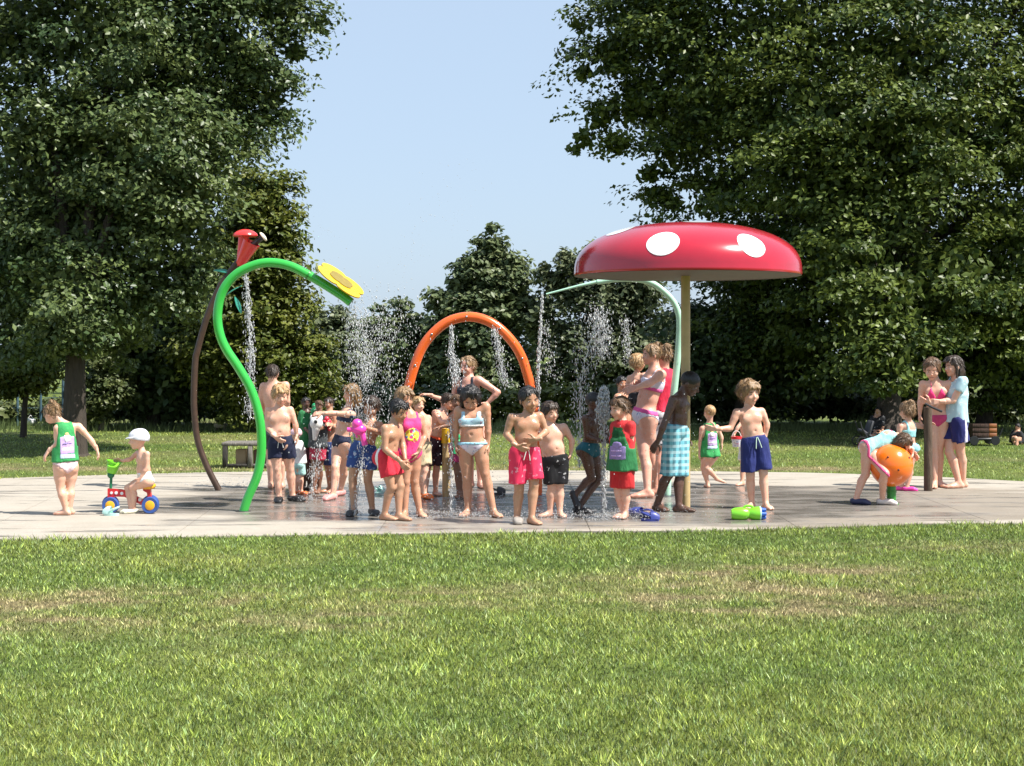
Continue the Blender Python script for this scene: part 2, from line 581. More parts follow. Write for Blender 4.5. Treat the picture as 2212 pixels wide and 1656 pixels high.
pad_x = [-14, -11.4, -9, -6.9, -5.0, -3.1, -1.2, .7, 2.6, 4.5, 6.5, 8.9, 11.4, 14]
xs_ = sorted(set([round(v, 3) for v in np.arange(-14, 14.01, .35)] + pad_x))
vs, fs = [], []
for x in xs_:
    vs += [(x, near_y(x) + .02, -.015), (x, far_y(x) - .02, -.015), (x, near_y(x) + .02, -.12), (x, far_y(x) - .02, -.12)]
for i in range(len(xs_) - 1):
    a = i * 4; c = a + 4
    fs += [(a, c, c + 1, a + 1), (a + 2, a + 3, c + 3, c + 2), (a, a + 2, c + 2, c), (a + 1, c + 1, c + 3, a + 3)]
pad = MB().add(vs, fs).build('splash_pad', joint, None, (0, 0, 0), smooth=False)
tag(pad, 'pale concrete splash pad soaked in the middle', None, None, 'structure')
ROWS = [0.0, .115, .50, .86, 1.0]
for i in range(len(pad_x) - 1):
    x0, x1 = pad_x[i] + .003, pad_x[i + 1] - .003
    sl = [x0 + (x1 - x0) * t / 6 for t in range(7)]
    for r in range(4):
        lo = [(x, near_y(x) + (far_y(x) - near_y(x)) * ROWS[r] + .003) for x in sl]
        hi = [(x, near_y(x) + (far_y(x) - near_y(x)) * ROWS[r + 1] - .003) for x in sl]
        poly = lo + hi[::-1]
        skew = lambda p: (p[0] + (p[1] - 16.3) * -.10 * min(1, max(0, (-p[0] - 1) / 4)), p[1])
        poly = [skew(p) for p in poly]
        nP = len(poly)
        z = 0.0
        top = [(p[0], p[1], z) for p in poly]; bot = [(p[0], p[1], -.10) for p in poly]
        faces = []
        for t in range(6):
            faces.append((t, t + 1, nP - 2 - t, nP - 1 - t))
        for t in range(nP):
            faces.append((t, nP + t, nP + (t + 1) % nP, (t + 1) % nP))
        MB().add(top + bot, faces).build('concrete_slab', CONC, pad, smooth=False)

# ---------------------------------------------------------------- grass blades
def grass_mat():
    m, n, l, b = new_mat('grass_blades')
    at = n.new('ShaderNodeAttribute'); at.attribute_name = 'tint'
    l.new(at.outputs['Color'], b.inputs['Base Color'])
    b.inputs['Roughness'].default_value = .5
    b.inputs['Specular IOR Level'].default_value = .35
    tr = n.new('ShaderNodeBsdfTranslucent')
    l.new(at.outputs['Color'], tr.inputs['Color'])
    mix = n.new('ShaderNodeMixShader'); mix.inputs[0].default_value = .30
    l.new(b.outputs[0], mix.inputs[1]); l.new(tr.outputs[0], mix.inputs[2])
    l.new(mix.outputs[0], n['Material Output'].inputs['Surface'])
    return m
GRASS = grass_mat()
def blades(name, label, regions):
    Xs, Ys, Hs, Ws = [], [], [], []
    for (y0, y1, xr, dens, hgt, wid) in regions:
        n = int((y1 - y0) * 2 * xr * dens)
        y = RNG.uniform(y0, y1, n)
        x = RNG.uniform(-xr, xr, n) * (.55 + .45 * (y - y0) / max(y1 - y0, .1)) if False else RNG.uniform(-xr, xr, n)
        ok = np.abs(x) < y * .34 + 1.0
        x, y = x[ok], y[ok]
        inpad = (y > np.interp(x, *zip(*NEAR)) + .005) & (y < np.interp(x, *zip(*FAR)) + .01)
        x, y = x[~inpad], y[~inpad]
        Xs.append(x); Ys.append(y)
        Hs.append(hgt * RNG.uniform(.55, 1.35, len(x))); Ws.append(wid * RNG.uniform(.7, 1.4, len(x)))
    x = np.concatenate(Xs); y = np.concatenate(Ys); h = np.concatenate(Hs); w = np.concatenate(Ws)
    n = len(x)
    dry = dry_amount(x, y); tone = grass_tone(x, y)
    tuft = vnoise(x * 9, y * 7, 0, 61) * .6 + vnoise(x * 23, y * 17, 0, 62) * .4
    h = h * (1 - .45 * dry) * (.75 + .5 * tone) * (.35 + 1.3 * tuft)
    a = RNG.uniform(0, 2 * np.pi, n)
    lean = RNG.uniform(.3, 1.6, n); la = RNG.uniform(0, 2 * np.pi, n)
    z0 = np.full(n, -.022)
    edge = np.minimum(np.abs(y - np.interp(x, *zip(*NEAR))), np.abs(y - np.interp(x, *zip(*FAR))))
    h = h * (1 + .9 * np.exp(-(edge / .10) ** 2) * vnoise(x * 4, y * 4, 0, 91) * 1.6)
    b0 = np.stack([x - np.cos(a) * w, y - np.sin(a) * w, z0], 1)
    b1 = np.stack([x + np.cos(a) * w, y + np.sin(a) * w, z0], 1)
    tip = np.stack([x + np.cos(la) * lean * h, y + np.sin(la) * lean * h, z0 + .012 + h], 1)
    V = np.stack([b0, b1, tip], 1).reshape(-1, 3)
    F = np.arange(3 * n).reshape(-1, 3)
    me = raw_mesh(name, V, F)
    r = RNG.uniform(0, 1, n)
    g0 = np.array([.160, .232, .042]); g1 = np.array([.270, .318, .064]); g2 = np.array([.205, .285, .105])
    c = g0 + (g1 - g0) * tone[:, None]
    c = c + (g2 - c) * (r[:, None] < .3)
    straw = np.array([.37, .31, .165])
    dr = np.clip(dry * 1.1 + RNG.normal(0, .16, n), 0, 1)[:, None]
    c = c * (1 - dr) + straw * dr
    c = c * (RNG.choice([.50, .9, 1.35, 2.1], n, p=[.27, .35, .26, .12]) * RNG.uniform(.85, 1.15, n) * (.50 + 1.0 * tuft))[:, None]
    color_attr(me, 'tint', np.repeat(c, 3, 0))
    o = link(name, me, GRASS, smooth=False)
    tag(o, label, 'grass', None, 'stuff')
blades('grass', 'mown grass with straw coloured patches in front of the pad',
       [(5.3, 7.6, 4.4, 8000, .018, .0044), (7.6, 10.2, 5.0, 4900, .019, .0052), (10.2, 14.4, 6.2, 3000, .021, .0060)])
blades('grass', 'sunlit mown grass behind the splash pad',
       [(18.5, 24.5, 9.5, 480, .022, .0070), (24.5, 32.5, 12, 170, .026, .011)])

# ---------------------------------------------------------------- trees
def leaf_mat(name, trans=.22, rough=.42):
    if name in MATS: return MATS[name]
    m, n, l, b = new_mat(name)
    at = n.new('ShaderNodeAttribute'); at.attribute_name = 'tint'
    l.new(at.outputs['Color'], b.inputs['Base Color'])
    b.inputs['Roughness'].default_value = rough
    b.inputs['Specular IOR Level'].default_value = b.inputs['Specular IOR Level'].default_value * 0 + (.38 if 'oak' in name else .25)
    tr = n.new('ShaderNodeBsdfTranslucent')
    hs = n.new('ShaderNodeHueSaturation'); hs.inputs['Value'].default_value = 1.2; hs.inputs['Hue'].default_value = .485
    l.new(at.outputs['Color'], hs.inputs['Color']); l.new(hs.outputs['Color'], tr.inputs['Color'])
    mix = n.new('ShaderNodeMixShader'); mix.inputs[0].default_value = trans
    l.new(b.outputs[0], mix.inputs[1]); l.new(tr.outputs[0], mix.inputs[2])
    l.new(mix.outputs[0], n['Material Output'].inputs['Surface'])
    MATS[name] = m
    return m

def bark(name, col):
    if name in MATS: return MATS[name]
    m, n, l, b = new_mat(name)
    tx = noise_node(n, l, 9, 6, .7, stretch=(3, 3, .5))
    r = ramp(n, l, tx.outputs['Fac'], [(.3, tuple(c * .5 for c in col)), (.7, tuple(c * 1.3 for c in col))])
    l.new(r.outputs['Color'], b.inputs['Base Color'])
    b.inputs['Roughness'].default_value = .9
    bump(n, l, b, tx.outputs['Fac'], 1.0, .03)
    MATS[name] = m
    return m
BARK = bark('bark', (.055, .042, .032))

def leaves_mesh(name, lobes, n_leaf, size, cols, droop=.0, clump=.40, core=.22, flat=.55, rng=RNG, back=.35, per=80):
    """lobes: list of (centre, radius, squash). Leaves gather in clumps on the outside of the lobes."""
    C = np.array([l[0] for l in lobes]); Rr = np.array([l[1] for l in lobes]); Sq = np.array([l[2] if len(l) > 2 else .85 for l in lobes])
    area = Rr ** 2
    ncl = max(int(n_leaf / per), 6)
    pc, po = [], []
    tries = 0
    while sum(len(p) for p in pc) < ncl and tries < 40:
        tries += 1
        li = rng.choice(len(C), size=ncl * 2, p=area / area.sum())
        u = rng.normal(size=(len(li), 3)); u /= np.linalg.norm(u, axis=1)[:, None]
        rad = Rr[li] * rng.uniform(.72, 1.06, len(li))
        p = C[li] + u * rad[:, None] * np.stack([np.ones(len(li)), np.ones(len(li)), Sq[li]], 1)
        dmin = np.full(len(li), 9.0)
        for j in range(len(C)):
            q = (p - C[j]) / np.array([1, 1, Sq[j]])
            dd = np.linalg.norm(q, axis=1) / Rr[j]
            dd[li == j] = 9
            dmin = np.minimum(dmin, dd)
        keep = (dmin > .62) & ((u[:, 1] < .35) | (rng.uniform(size=len(li)) < back)) & (p[:, 2] > .15)
        pc.append(p[keep]); po.append(u[keep])
    pc = np.concatenate(pc)[:ncl]; po = np.concatenate(po)[:ncl]
    ncl = len(pc)
    ncore = int(n_leaf * core); nl = n_leaf - ncore
    ci = rng.integers(0, ncl, nl)
    crad = clump * rng.uniform(.6, 1.5, ncl)
    g = rng.normal(size=(nl, 3)); g /= np.linalg.norm(g, axis=1)[:, None]
    g *= (rng.uniform(size=nl) ** .45)[:, None]
    off = g * crad[ci][:, None] * np.array([1.15, 1.15, flat])
    off[:, 2] -= droop * (off[:, 0] ** 2 + off[:, 1] ** 2) / np.maximum(crad[ci], .05)
    pos = pc[ci] + off
    ctint = rng.normal(0, 1, ncl)[ci]
    nrm = po[ci] * .45 + np.array([0, 0, .75]) + rng.normal(size=(nl, 3)) * .50 + g * .25
    sz = size * rng.uniform(.6, 1.3, nl)
    # inner leaves close the gaps
    li = rng.choice(len(C), size=ncore, p=area / area.sum())
    u = rng.normal(size=(ncore, 3)); u /= np.linalg.norm(u, axis=1)[:, None]
    ip = C[li] + u * (Rr[li] * rng.uniform(.2, .70, ncore))[:, None] * np.stack([np.ones(ncore), np.ones(ncore), Sq[li]], 1)
    okz = ip[:, 2] > .1
    ip = ip[okz]; ncore = len(ip)
    pos = np.concatenate([pos, ip]); nrm = np.concatenate([nrm, rng.normal(size=(ncore, 3))])
    sz = np.concatenate([sz, size * 1.55 * rng.uniform(.7, 1.2, ncore)])
    ctint = np.concatenate([ctint, np.zeros(ncore)])
    nrm /= np.linalg.norm(nrm, axis=1)[:, None]
    N = len(pos)
    t = rng.normal(size=(N, 3)) + np.array([0, 0, -.5])
    t -= nrm * (t * nrm).sum(1)[:, None]; t /= np.maximum(np.linalg.norm(t, axis=1), 1e-6)[:, None]
    b = np.cross(nrm, t)
    fold = nrm * (sz * .10)[:, None]
    V = np.stack([pos - t * (sz * .5)[:, None], pos + b * (sz * .31)[:, None] + fold, pos + t * (sz * .5)[:, None], pos - b * (sz * .31)[:, None] + fold], 1).reshape(-1, 3)
    i0 = np.arange(N) * 4
    F = np.concatenate([np.stack([i0, i0 + 1, i0 + 2], 1), np.stack([i0, i0 + 2, i0 + 3], 1)])
    me = raw_mesh(name, V, F)
    c0, c1 = np.array(cols[0]), np.array(cols[1])
    k = np.clip(.5 + .28 * ctint + rng.normal(0, .22, N), 0, 1)[:, None]
    c = (c0 + (c1 - c0) * k) * rng.uniform(.8, 1.2, N)[:, None]
    color_attr(me, 'tint', np.repeat(c, 4, 0))
    return me

GREENS = {'mid': ((.066, .098, .046), (.160, .192, .085)), 'oak': ((.042, .075, .024), (.132, .172, .054)), 'beech': ((.026, .052, .014), (.128, .166, .032)), 'lime': ((.060, .090, .016), (.150, .165, .032)),  # mid: leaf green lightened to stand in for haze over the distant trees
          'dark': ((.034, .062, .026), (.082, .115, .045)), 'grey': ((.080, .108, .056), (.150, .172, .090)), 'pale': ((.06, .085, .03), (.12, .14, .05))}

def tree(name, label, base, lobes_v, n_leaf, size, kind, trunk_r=.25, trunk_top=None, forks=6, group='park trees', lean=0.0, clump=.40, droop=.0, core=.22, back=.35, seed=1, barkm=None, dz=0.0, per=80, flat=.55):
    """base: (print x, print y) of the foot; lobes: (print x, print y, print radius, extra depth)"""
    rng = np.random.default_rng(seed)
    d = EYE * F_V / (base[1] - HY_V)
    B = vpt(base[0], base[1], d); B[2] = -.05
    lobes = []
    for L in lobes_v:
        dd = d + dz + (L[3] if len(L) > 3 else 0)
        lobes.append((vpt(L[0], L[1], dd), L[2] / F_V * dd, L[4] if len(L) > 4 else .85))
    root = empty(name, B, label, 'tree', group)
    me = leaves_mesh('crown', [(l[0] - B, l[1], l[2]) for l in lobes] if False else lobes, n_leaf, size, GREENS[kind], droop, clump, core, flat, rng=rng, back=back, per=per)
    co = np.empty(len(me.vertices) * 3, np.float32); me.vertices.foreach_get('co', co)
    co = co.reshape(-1, 3) - B; me.vertices.foreach_set('co', co.astype(np.float32).ravel()); me.update()
    link('crown', me, leaf_mat('leaf_' + kind), root, smooth=False)
    if trunk_r:
        top = np.array(trunk_top) if trunk_top is not None else np.mean([l[0] for l in lobes], 0)
        mb = MB()
        h = top[2] - B[2]
        pts = [B, B + (top - B) * np.array([.05, .05, .06]), B + (top - B) * np.array([.2, .2, .3]), B + (top - B) * np.array([.6, .6, .65]), top]
        pts = spline(pts, 4)
        rr = [trunk_r * (1.55 if i == 0 else 1.15 if i < 3 else 1.0) * (1 - .55 * i / len(pts)) for i in range(len(pts))]
        mb.tube(pts, rr, 12)
        mb.build('trunk', barkm or BARK, root)
        order = sorted(range(len(lobes)), key=lambda q: -lobes[q][1])[:forks]
        for q in order:
            c = lobes[q][0]; s = B + (top - B) * rng.uniform(.45, .9)
            if c[2] < s[2]: s = B + (top - B) * .45
            m1 = (s + c) / 2 + np.array([0, 0, .12 * np.linalg.norm(c - s)])
            MB().tube(spline([s, m1, c], 5), [trunk_r * .42 * (1 - .8 * i / 10) for i in range(11)], 8).build('branch', barkm or BARK, root)
    return root
# left: big plane/maple in front of the lawn's far side
tree('tree', 'huge dark leafy tree with forked trunk filling the upper left', (160, 984),
     [(610, 40, 85), (550, 150, 95), (580, 220, 50), (440, 90, 170), (250, 90, 190, -.6), (70, 70, 190), (450, 290, 150), (300, 320, 190, -1.0),
      (90, 320, 200, -.5), (380, 470, 150, -.8), (200, 510, 180, -.6), (30, 540, 170), (320, 620, 130, -.4), (130, 680, 130), (425, 590, 80), (40, 740, 80),
      (250, 730, 70), (150, 640, 110, -1.8), (170, 720, 60, -1.8), (100, 730, 50, -1.6), (300, -100, 220), (560, -80, 140), (200, 400, 200, 2.2), (380, 250, 190, 2.4), (80, 620, 150, 2), (690, 55, 34), (640, 115, 36), (615, 245, 26), (540, 265, 30)],
     125000, .100, 'oak', .24, vpt(165, 640, 23.6), 8, clump=.38, seed=3, core=.24, dz=1.5, per=150)
# right: beech with spreading tiers
tree('tree', 'enormous dark beech tree filling the upper right behind the mushroom', (1918, 958),
     [(1390, 40, 130), (1330, 120, 85), (1300, 250, 60), (1262, 300, 42), (1400, 220, 120), (1330, 315, 42), (1480, 100, 180), (1470, 320, 90), (1420, 425, 45), (1455, 440, 38), (1400, 380, 40),
      (1560, 420, 100), (1590, 250, 170), (1700, 90, 230, -.8), (1720, 340, 200, -1.2), (1950, 130, 250, -1), (1930, 400, 230, -1.6), (2140, 290, 230, -.8), (2170, 540, 210, -1.2),
      (1860, 610, 190, -.8), (1650, 560, 130), (1720, 720, 140), (1960, 730, 150, -.4), (2150, 740, 150, -.4), (1600, 700, 110, 1), (1560, 800, 70, 2), (1700, 820, 80, 2), (2060, 830, 60, 1),
      (2350, 450, 280), (2350, 150, 280), (2000, -150, 280), (1650, -130, 260), (1420, -90, 160), (2280, -100, 250), (1750, 500, 220, 2.4), (1950, 560, 230, 2.5), (1520, 250, 160, 2),
      (1255, 55, 40), (1258, 160, 36), (1240, 325, 25), (2200, 660, 120, -2), (1910, 640, 130, -3.4), (1960, 730, 90, -3.2), (1860, 740, 80, -3.2), (1905, 800, 60, -3.8), (1925, 760, 80, -4.0), (1945, 830, 46, -4.2), (1900, 845, 36, -4.2), (1800, 420, 150, -2), (1990, 300, 150, -2.4), (1880, 260, 140, -2.4), (1760, 240, 130, -2.2), (1840, 560, 130, -3), (2050, 600, 140, -3), (1540, 560, 90, 1), (1620, 640, 120, 2)],
     190000, .115, 'beech', .27, vpt(1935, 520, 29.8), 9, clump=.55, seed=5, core=.32, droop=.30, dz=3.6, per=190, flat=.36)
# left second tree, lit and yellowish, foliage to the ground
tree('tree', 'yellow green lime tree behind the brown and green spray pipes', (585, 930),
     [(560, 430, 85), (590, 500, 60), (530, 540, 90), (590, 590, 70), (520, 660, 110), (600, 680, 75), (640, 770, 75), (560, 780, 110), (460, 760, 80), (640, 850, 75), (540, 860, 90), (690, 860, 45), (430, 640, 90, .6), (640, 555, 22)],
     45000, .12, 'lime', .2, None, 4, clump=.32, seed=8, core=.3)
# middle distance
tree('tree', 'tall pointed dark tree at the centre behind the orange arch', (1045, 886),
     [(1060, 494, 12), (1055, 535, 30), (1105, 600, 32), (1130, 660, 34), (950, 650, 26), (1005, 580, 24), (1108, 570, 18), (935, 720, 26), (1078, 560, 26), (1030, 565, 22), (1045, 600, 50), (1085, 620, 40), (1000, 610, 22), (1030, 670, 70), (1095, 690, 40), (1035, 760, 85), (1110, 780, 36), (1040, 840, 95), (975, 655, 22), (965, 700, 30), (960, 790, 50)],
     38000, .175, 'mid', .2, None, 3, clump=.30, seed=11, core=.35)
tree('tree', 'feathery grey green willow left of the mushroom cap', (1290, 888),
     [(1285, 585, 24), (1330, 560, 24), (1240, 640, 36), (1310, 650, 60), (1380, 620, 60), (1190, 710, 34), (1250, 750, 70), (1350, 760, 90), (1200, 820, 60), (1300, 850, 80), (1420, 740, 70), (1400, 850, 70), (1170, 650, 8), (1200, 605, 28), (1180, 580, 12), (1228, 562, 24), (1165, 680, 30), (1275, 545, 24), (1240, 580, 26), (1310, 530, 14)],
     34000, .165, 'grey', .15, None, 4, clump=.30, droop=.9, seed=12, core=.35)
tree('tree', 'small round grey green tree under the yellow flower', (730, 886),
     [(705, 710, 34), (735, 685, 22), (720, 750, 55), (760, 780, 50), (700, 820, 55), (760, 850, 55), (690, 880, 40), (685, 675, 10)],
     18000, .17, 'grey', .12, None, 3, clump=.28, seed=13, core=.4)
tree('tree', 'mid green rounded tree between the yellow flower and the arch', (860, 884),
     [(865, 690, 24), (825, 710, 30), (890, 715, 32), (850, 760, 62), (915, 770, 45), (830, 830, 65), (900, 850, 60), (868, 660, 10)],
     22000, .17, 'mid', .14, None, 3, clump=.30, seed=14, core=.4)
tree('tree', 'slim young tree with thin leaning trunk at the left edge', (50, 944),
     [(40, 790, 50), (80, 770, 40), (0, 800, 46), (60, 830, 34), (105, 800, 32), (20, 850, 22), (-40, 800, 50)],
     11000, .10, 'lime', .075, vpt(62, 770, 28.6), 3, clump=.26, seed=15)
tree('tree', 'slender shrubby tree with pale trunk beside the large left trunk', (218, 930),
     [(228, 780, 30), (235, 830, 34), (222, 865, 28), (262, 850, 24), (245, 740, 20), (205, 895, 16)],
     9000, .10, 'pale', .07, vpt(240, 770, 31), 2, clump=.24, seed=16, barkm=bark('bark_pale', (.16, .13, .10)))
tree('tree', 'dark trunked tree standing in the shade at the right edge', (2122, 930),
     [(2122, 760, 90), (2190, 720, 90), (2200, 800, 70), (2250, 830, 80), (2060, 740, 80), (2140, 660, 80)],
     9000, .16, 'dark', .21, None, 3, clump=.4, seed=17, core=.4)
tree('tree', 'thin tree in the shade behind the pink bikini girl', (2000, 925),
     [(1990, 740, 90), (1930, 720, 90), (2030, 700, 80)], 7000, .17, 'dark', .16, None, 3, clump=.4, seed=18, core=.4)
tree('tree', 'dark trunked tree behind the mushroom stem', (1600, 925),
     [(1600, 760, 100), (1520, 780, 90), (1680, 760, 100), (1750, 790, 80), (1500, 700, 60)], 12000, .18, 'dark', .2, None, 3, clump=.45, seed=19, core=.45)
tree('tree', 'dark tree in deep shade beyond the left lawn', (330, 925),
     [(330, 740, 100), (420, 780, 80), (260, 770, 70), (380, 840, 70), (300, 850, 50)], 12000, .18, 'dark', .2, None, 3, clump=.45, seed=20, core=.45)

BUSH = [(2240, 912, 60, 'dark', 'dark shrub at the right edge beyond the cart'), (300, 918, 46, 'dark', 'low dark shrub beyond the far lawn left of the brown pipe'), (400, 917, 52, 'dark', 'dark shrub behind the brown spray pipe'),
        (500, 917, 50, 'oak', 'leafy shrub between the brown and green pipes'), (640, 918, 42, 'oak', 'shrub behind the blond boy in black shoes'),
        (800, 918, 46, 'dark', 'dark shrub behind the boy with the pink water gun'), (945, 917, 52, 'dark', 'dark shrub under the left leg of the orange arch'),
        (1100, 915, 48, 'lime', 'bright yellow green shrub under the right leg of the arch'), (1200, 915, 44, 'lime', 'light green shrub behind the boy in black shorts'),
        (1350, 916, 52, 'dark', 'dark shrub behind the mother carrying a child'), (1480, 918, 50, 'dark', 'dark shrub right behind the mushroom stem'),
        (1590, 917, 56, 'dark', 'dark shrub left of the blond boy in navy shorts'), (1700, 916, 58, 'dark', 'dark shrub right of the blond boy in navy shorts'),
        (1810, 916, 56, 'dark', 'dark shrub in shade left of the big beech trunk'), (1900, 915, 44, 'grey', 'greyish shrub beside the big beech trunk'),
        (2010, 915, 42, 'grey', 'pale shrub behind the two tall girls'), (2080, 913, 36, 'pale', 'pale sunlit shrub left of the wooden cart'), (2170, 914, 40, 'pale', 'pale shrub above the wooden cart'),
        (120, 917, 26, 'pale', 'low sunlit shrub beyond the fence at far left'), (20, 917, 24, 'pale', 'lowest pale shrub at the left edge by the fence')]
for i, (x, y, r, kd, lab) in enumerate(BUSH):
    dd = EYE * F_V / (y - HY_V)
    c = vpt(x, y, dd); c[2] = 0
    rm = r / F_V * dd
    rng = np.random.default_rng(100 + i)
    lob = [(np.array([rng.normal(0, .5) * rm, rng.normal(0, .3), rm * (.55 + .55 * rng.uniform())]), rm * rng.uniform(.6, .95), .9) for q in range(5)]
    me = leaves_mesh('bush', lob, 3000, .16, GREENS[kd], 0, .3, .35, rng=rng)
    tag(link('bush', me, leaf_mat('leaf_' + kd), None, c, smooth=False), lab, 'bush', 'shrubs along the far side of the lawn')

# far wood closing the view behind everything
lob = []
rng = np.random.default_rng(77)
for x in np.arange(-42, 43, 2.4):
    for q in range(2):
        lob.append((np.array([x + rng.normal(0, .6), 58 + rng.normal(0, 1.0), 0.9 + q * 1.2 + rng.normal(0, .15)]), rng.uniform(1.1, 1.5), .9))
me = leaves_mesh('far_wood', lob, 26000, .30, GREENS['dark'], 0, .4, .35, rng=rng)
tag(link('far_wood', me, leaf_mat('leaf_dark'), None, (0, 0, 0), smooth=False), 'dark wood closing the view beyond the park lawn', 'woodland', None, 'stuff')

# long grass and weeds where the mowing stops
Xw = RNG.uniform(-13, 13, 9000); Yw = 31.5 + RNG.normal(0, .5, 9000)
hw = RNG.uniform(.08, .30, 9000) * np.clip(fbm(Xw * .9, Yw, 0, 3) * 1.8, .3, 1.3)
aw = RNG.uniform(0, 6.28, 9000); ln = RNG.uniform(.1, .5, 9000)
V = np.stack([np.stack([Xw - np.cos(aw) * .012, Yw, 0 * Xw - .03], 1), np.stack([Xw + np.cos(aw) * .012, Yw, 0 * Xw - .03], 1),
              np.stack([Xw + np.cos(aw) * ln * hw, Yw + np.sin(aw) * ln * hw, hw], 1)], 1).reshape(-1, 3)
me = raw_mesh('long_grass', V, np.arange(len(V)).reshape(-1, 3))
color_attr(me, 'tint', np.repeat(np.array([.13, .17, .06]) * RNG.uniform(.6, 1.4, 9000)[:, None], 3, 0))
tag(link('long_grass', me, GRASS, smooth=False), 'unmown pale grass along the foot of the shrubs', 'grass', None, 'stuff')
# ---------------------------------------------------------------- spray equipment
GREEN = plain('green_gloss', (.035, .42, .055), .22, .06, 5, coat=.5)
BROWN = plain('brown_paint', (.050, .027, .016), .45, .25, 12)
RED = plain('red_gloss', (.72, .035, .030), .25, .06, 6, coat=.4)
ORANGE = plain('orange_gloss', (.80, .13, .018), .25, .07, 5, coat=.4)
MINT = plain('mint_paint', (.42, .68, .52), .35, .08, 8, coat=.2)
TAN = plain('tan_paint', (.46, .335, .16), .45, .10, 10)
YELLOW = plain('yellow_plastic', (.62, .40, .015), .35, .08, 8)
CREAM = plain('cream_plastic', (.70, .64, .48), .4)
BLACKP = plain('black_plastic', (.02, .02, .022), .4)
STEEL = plain('steel_bolt', (.35, .35, .36), .35, .1, metal=1.0)

# green swan-neck pipe with yellow flower
gp = [(526, 1105.5), (535.6, 1075.7), (555, 1030), (564, 984), (564.5, 938.7), (558.4, 893), (542.4, 842.8), (516, 796), (490, 757), (476, 726), (470, 689.5), (474, 650), (488, 617), (515, 589.7), (554, 572), (589.4, 568), (628.5, 576), (667.6, 595.5), (701, 615), (740, 640), (758, 654)]
D0 = EYE * F_V / (1105.5 - HY_V)
root = empty('spray_pipe', vpt(526, 1105.5, D0), 'green swan neck spray pipe ending in a yellow flower', 'water feature')
pts = [vpt(x, y, D0) for x, y in gp]
pts = spline(pts, 6)
MB().tube(pts, .046, 18).build('pipe', GREEN, root)
MB().lathe([(.075, 0), (.078, .006), (.05, .012)], pts[0] * np.array([1, 1, 0]), seg=20).build('base_ring', STEEL, root)
MB().tube([vpt(665, 594, D0), vpt(668, 596, D0)], .0485, 18).build('collar', plain('green_dark', (.02, .2, .03), .4), root)
c = vpt(735, 608, D0) + np.array([0, .05, .01])
u = nv([.80, .05, -.60]); w = nv(np.array([.17, .96, .17])); w = nv(w - u * (u @ w)); nn = np.cross(u, w)
if nn[1] > 0: nn = -nn
def petals(mb, c, r0, amp, k, th, ph=0, seg=72, sq=1.0):
    ring = []
    for i in range(seg):
        a = 2 * math.pi * i / seg
        r = r0 * (.74 + amp * abs(math.cos(k / 2 * (a - ph))) ** .55)
        ring.append((math.cos(a) * r, math.sin(a) * r * sq))
    vs = []
    for h in (-th / 2, th / 2):
        vs += [c + u * x + w * y + nn * h for x, y in ring]
    vs += [c - nn * th / 2, c + nn * th / 2]
    fs = []
    for i in range(seg):
        j = (i + 1) % seg
        fs += [(i, j, seg + j, seg + i), (2 * seg, j, i), (2 * seg + 1, seg + i, seg + j)]
    mb.add(vs, fs)
m = MB(); petals(m, c, .290, .26, 4, .012, math.pi / 4); m.build('flower', YELLOW, root)
m = MB(); petals(m, c + nn * .010, .150, .22, 4, .008, math.pi / 4); m.build('centre_shadow', plain('olive_shadow', (.23, .17, .03), .5), root)  # smaller olive disc paints the shadow of pipe and centre on the petals

# brown vine pipe with red trumpet flowers
bp = [(473, 1060), (446.5, 1007), (427, 952), (420, 893), (419, 847), (422, 779), (426, 760), (436, 722), (451, 675), (476, 619), (499, 586), (519, 560)]
D1 = EYE * F_V / (1060 - HY_V)
root = empty('spray_pipe', vpt(473, 1060, D1), 'curved brown vine pipe topped by red trumpet flowers', 'water feature')
MB().tube(spline([vpt(x, y, D1) for x, y in bp], 6), .037, 14).build('pipe', BROWN, root)
def cone(a, b, r0, r1, name, mat, seg=24, thick=True):
    a = np.array(a); b = np.array(b); L = np.linalg.norm(b - a)
    MB().lathe([(r0, 0), (r0 * 1.05, L * .02), (r0 + (r1 - r0) * .5, L * .5), (r1, L), (r1 * .9, L * .99), (r0 * .8, L * .4)], a, b - a, seg).build(name, mat, root)
s = D1 / F_V
A = vpt(518, 572, D1)
cone(A - np.array([0, 0, .02]), vpt(527, 510, D1), .040, .062, 'trumpet', RED)
cone(A, vpt(545, 524, D1) + np.array([0, -.05, 0]), .05, .105, 'trumpet', RED)
capc = vpt(530, 512, D1)
MB().lathe([(.135, 0), (.143, .012), (.135, .035), (.10, .062), (.05, .082), (.004, .088)], capc, (0, 0, 1), 28).build('red_cap', RED, root)
MB().tube([vpt(545, 530, D1), vpt(566, 514, D1)], .034, 12).build('nozzle', BLACKP, root)
d_ = nv(vpt(570, 511, D1) - vpt(545, 530, D1))
MB().lathe([(.055, 0), (.062, .006), (.06, .02), (.03, .032), (.002, .034)], vpt(567, 513, D1), d_, 20).build('nozzle_disc', CREAM, root)
def leaf(cx, cy, ang, L, W, name):
    c = vpt(cx, cy, D1); du = np.array([math.cos(ang), .25, math.sin(ang)]); dw = np.array([0.15, 1, .2])
    vs = []; n = 9
    for h in (-.006, .006):
        for i in range(n):
            t = i / (n - 1); wd = math.sin(math.pi * t) ** .7 * W + .004
            for q in (-1, 1):
                vs.append(c + du * (t - .0) * L + dw * q * wd + np.array([0, 0, h - .25 * L * (t - .5) ** 2]))
    fs = []
    o = 2 * n
    for i in range(n - 1):
        a = 2 * i
        fs += [(a, a + 1, a + 3, a + 2), (o + a, o + a + 2, o + a + 3, o + a + 1), (a, a + 2, o + a + 2, o + a), (a + 1, o + a + 1, o + a + 3, a + 3)]
    MB().add(vs, fs).build(name, plain('teal_plastic', (.03, .22, .16), .35), root)
leaf(497, 588, math.radians(170), .20, .07, 'metal_leaf')
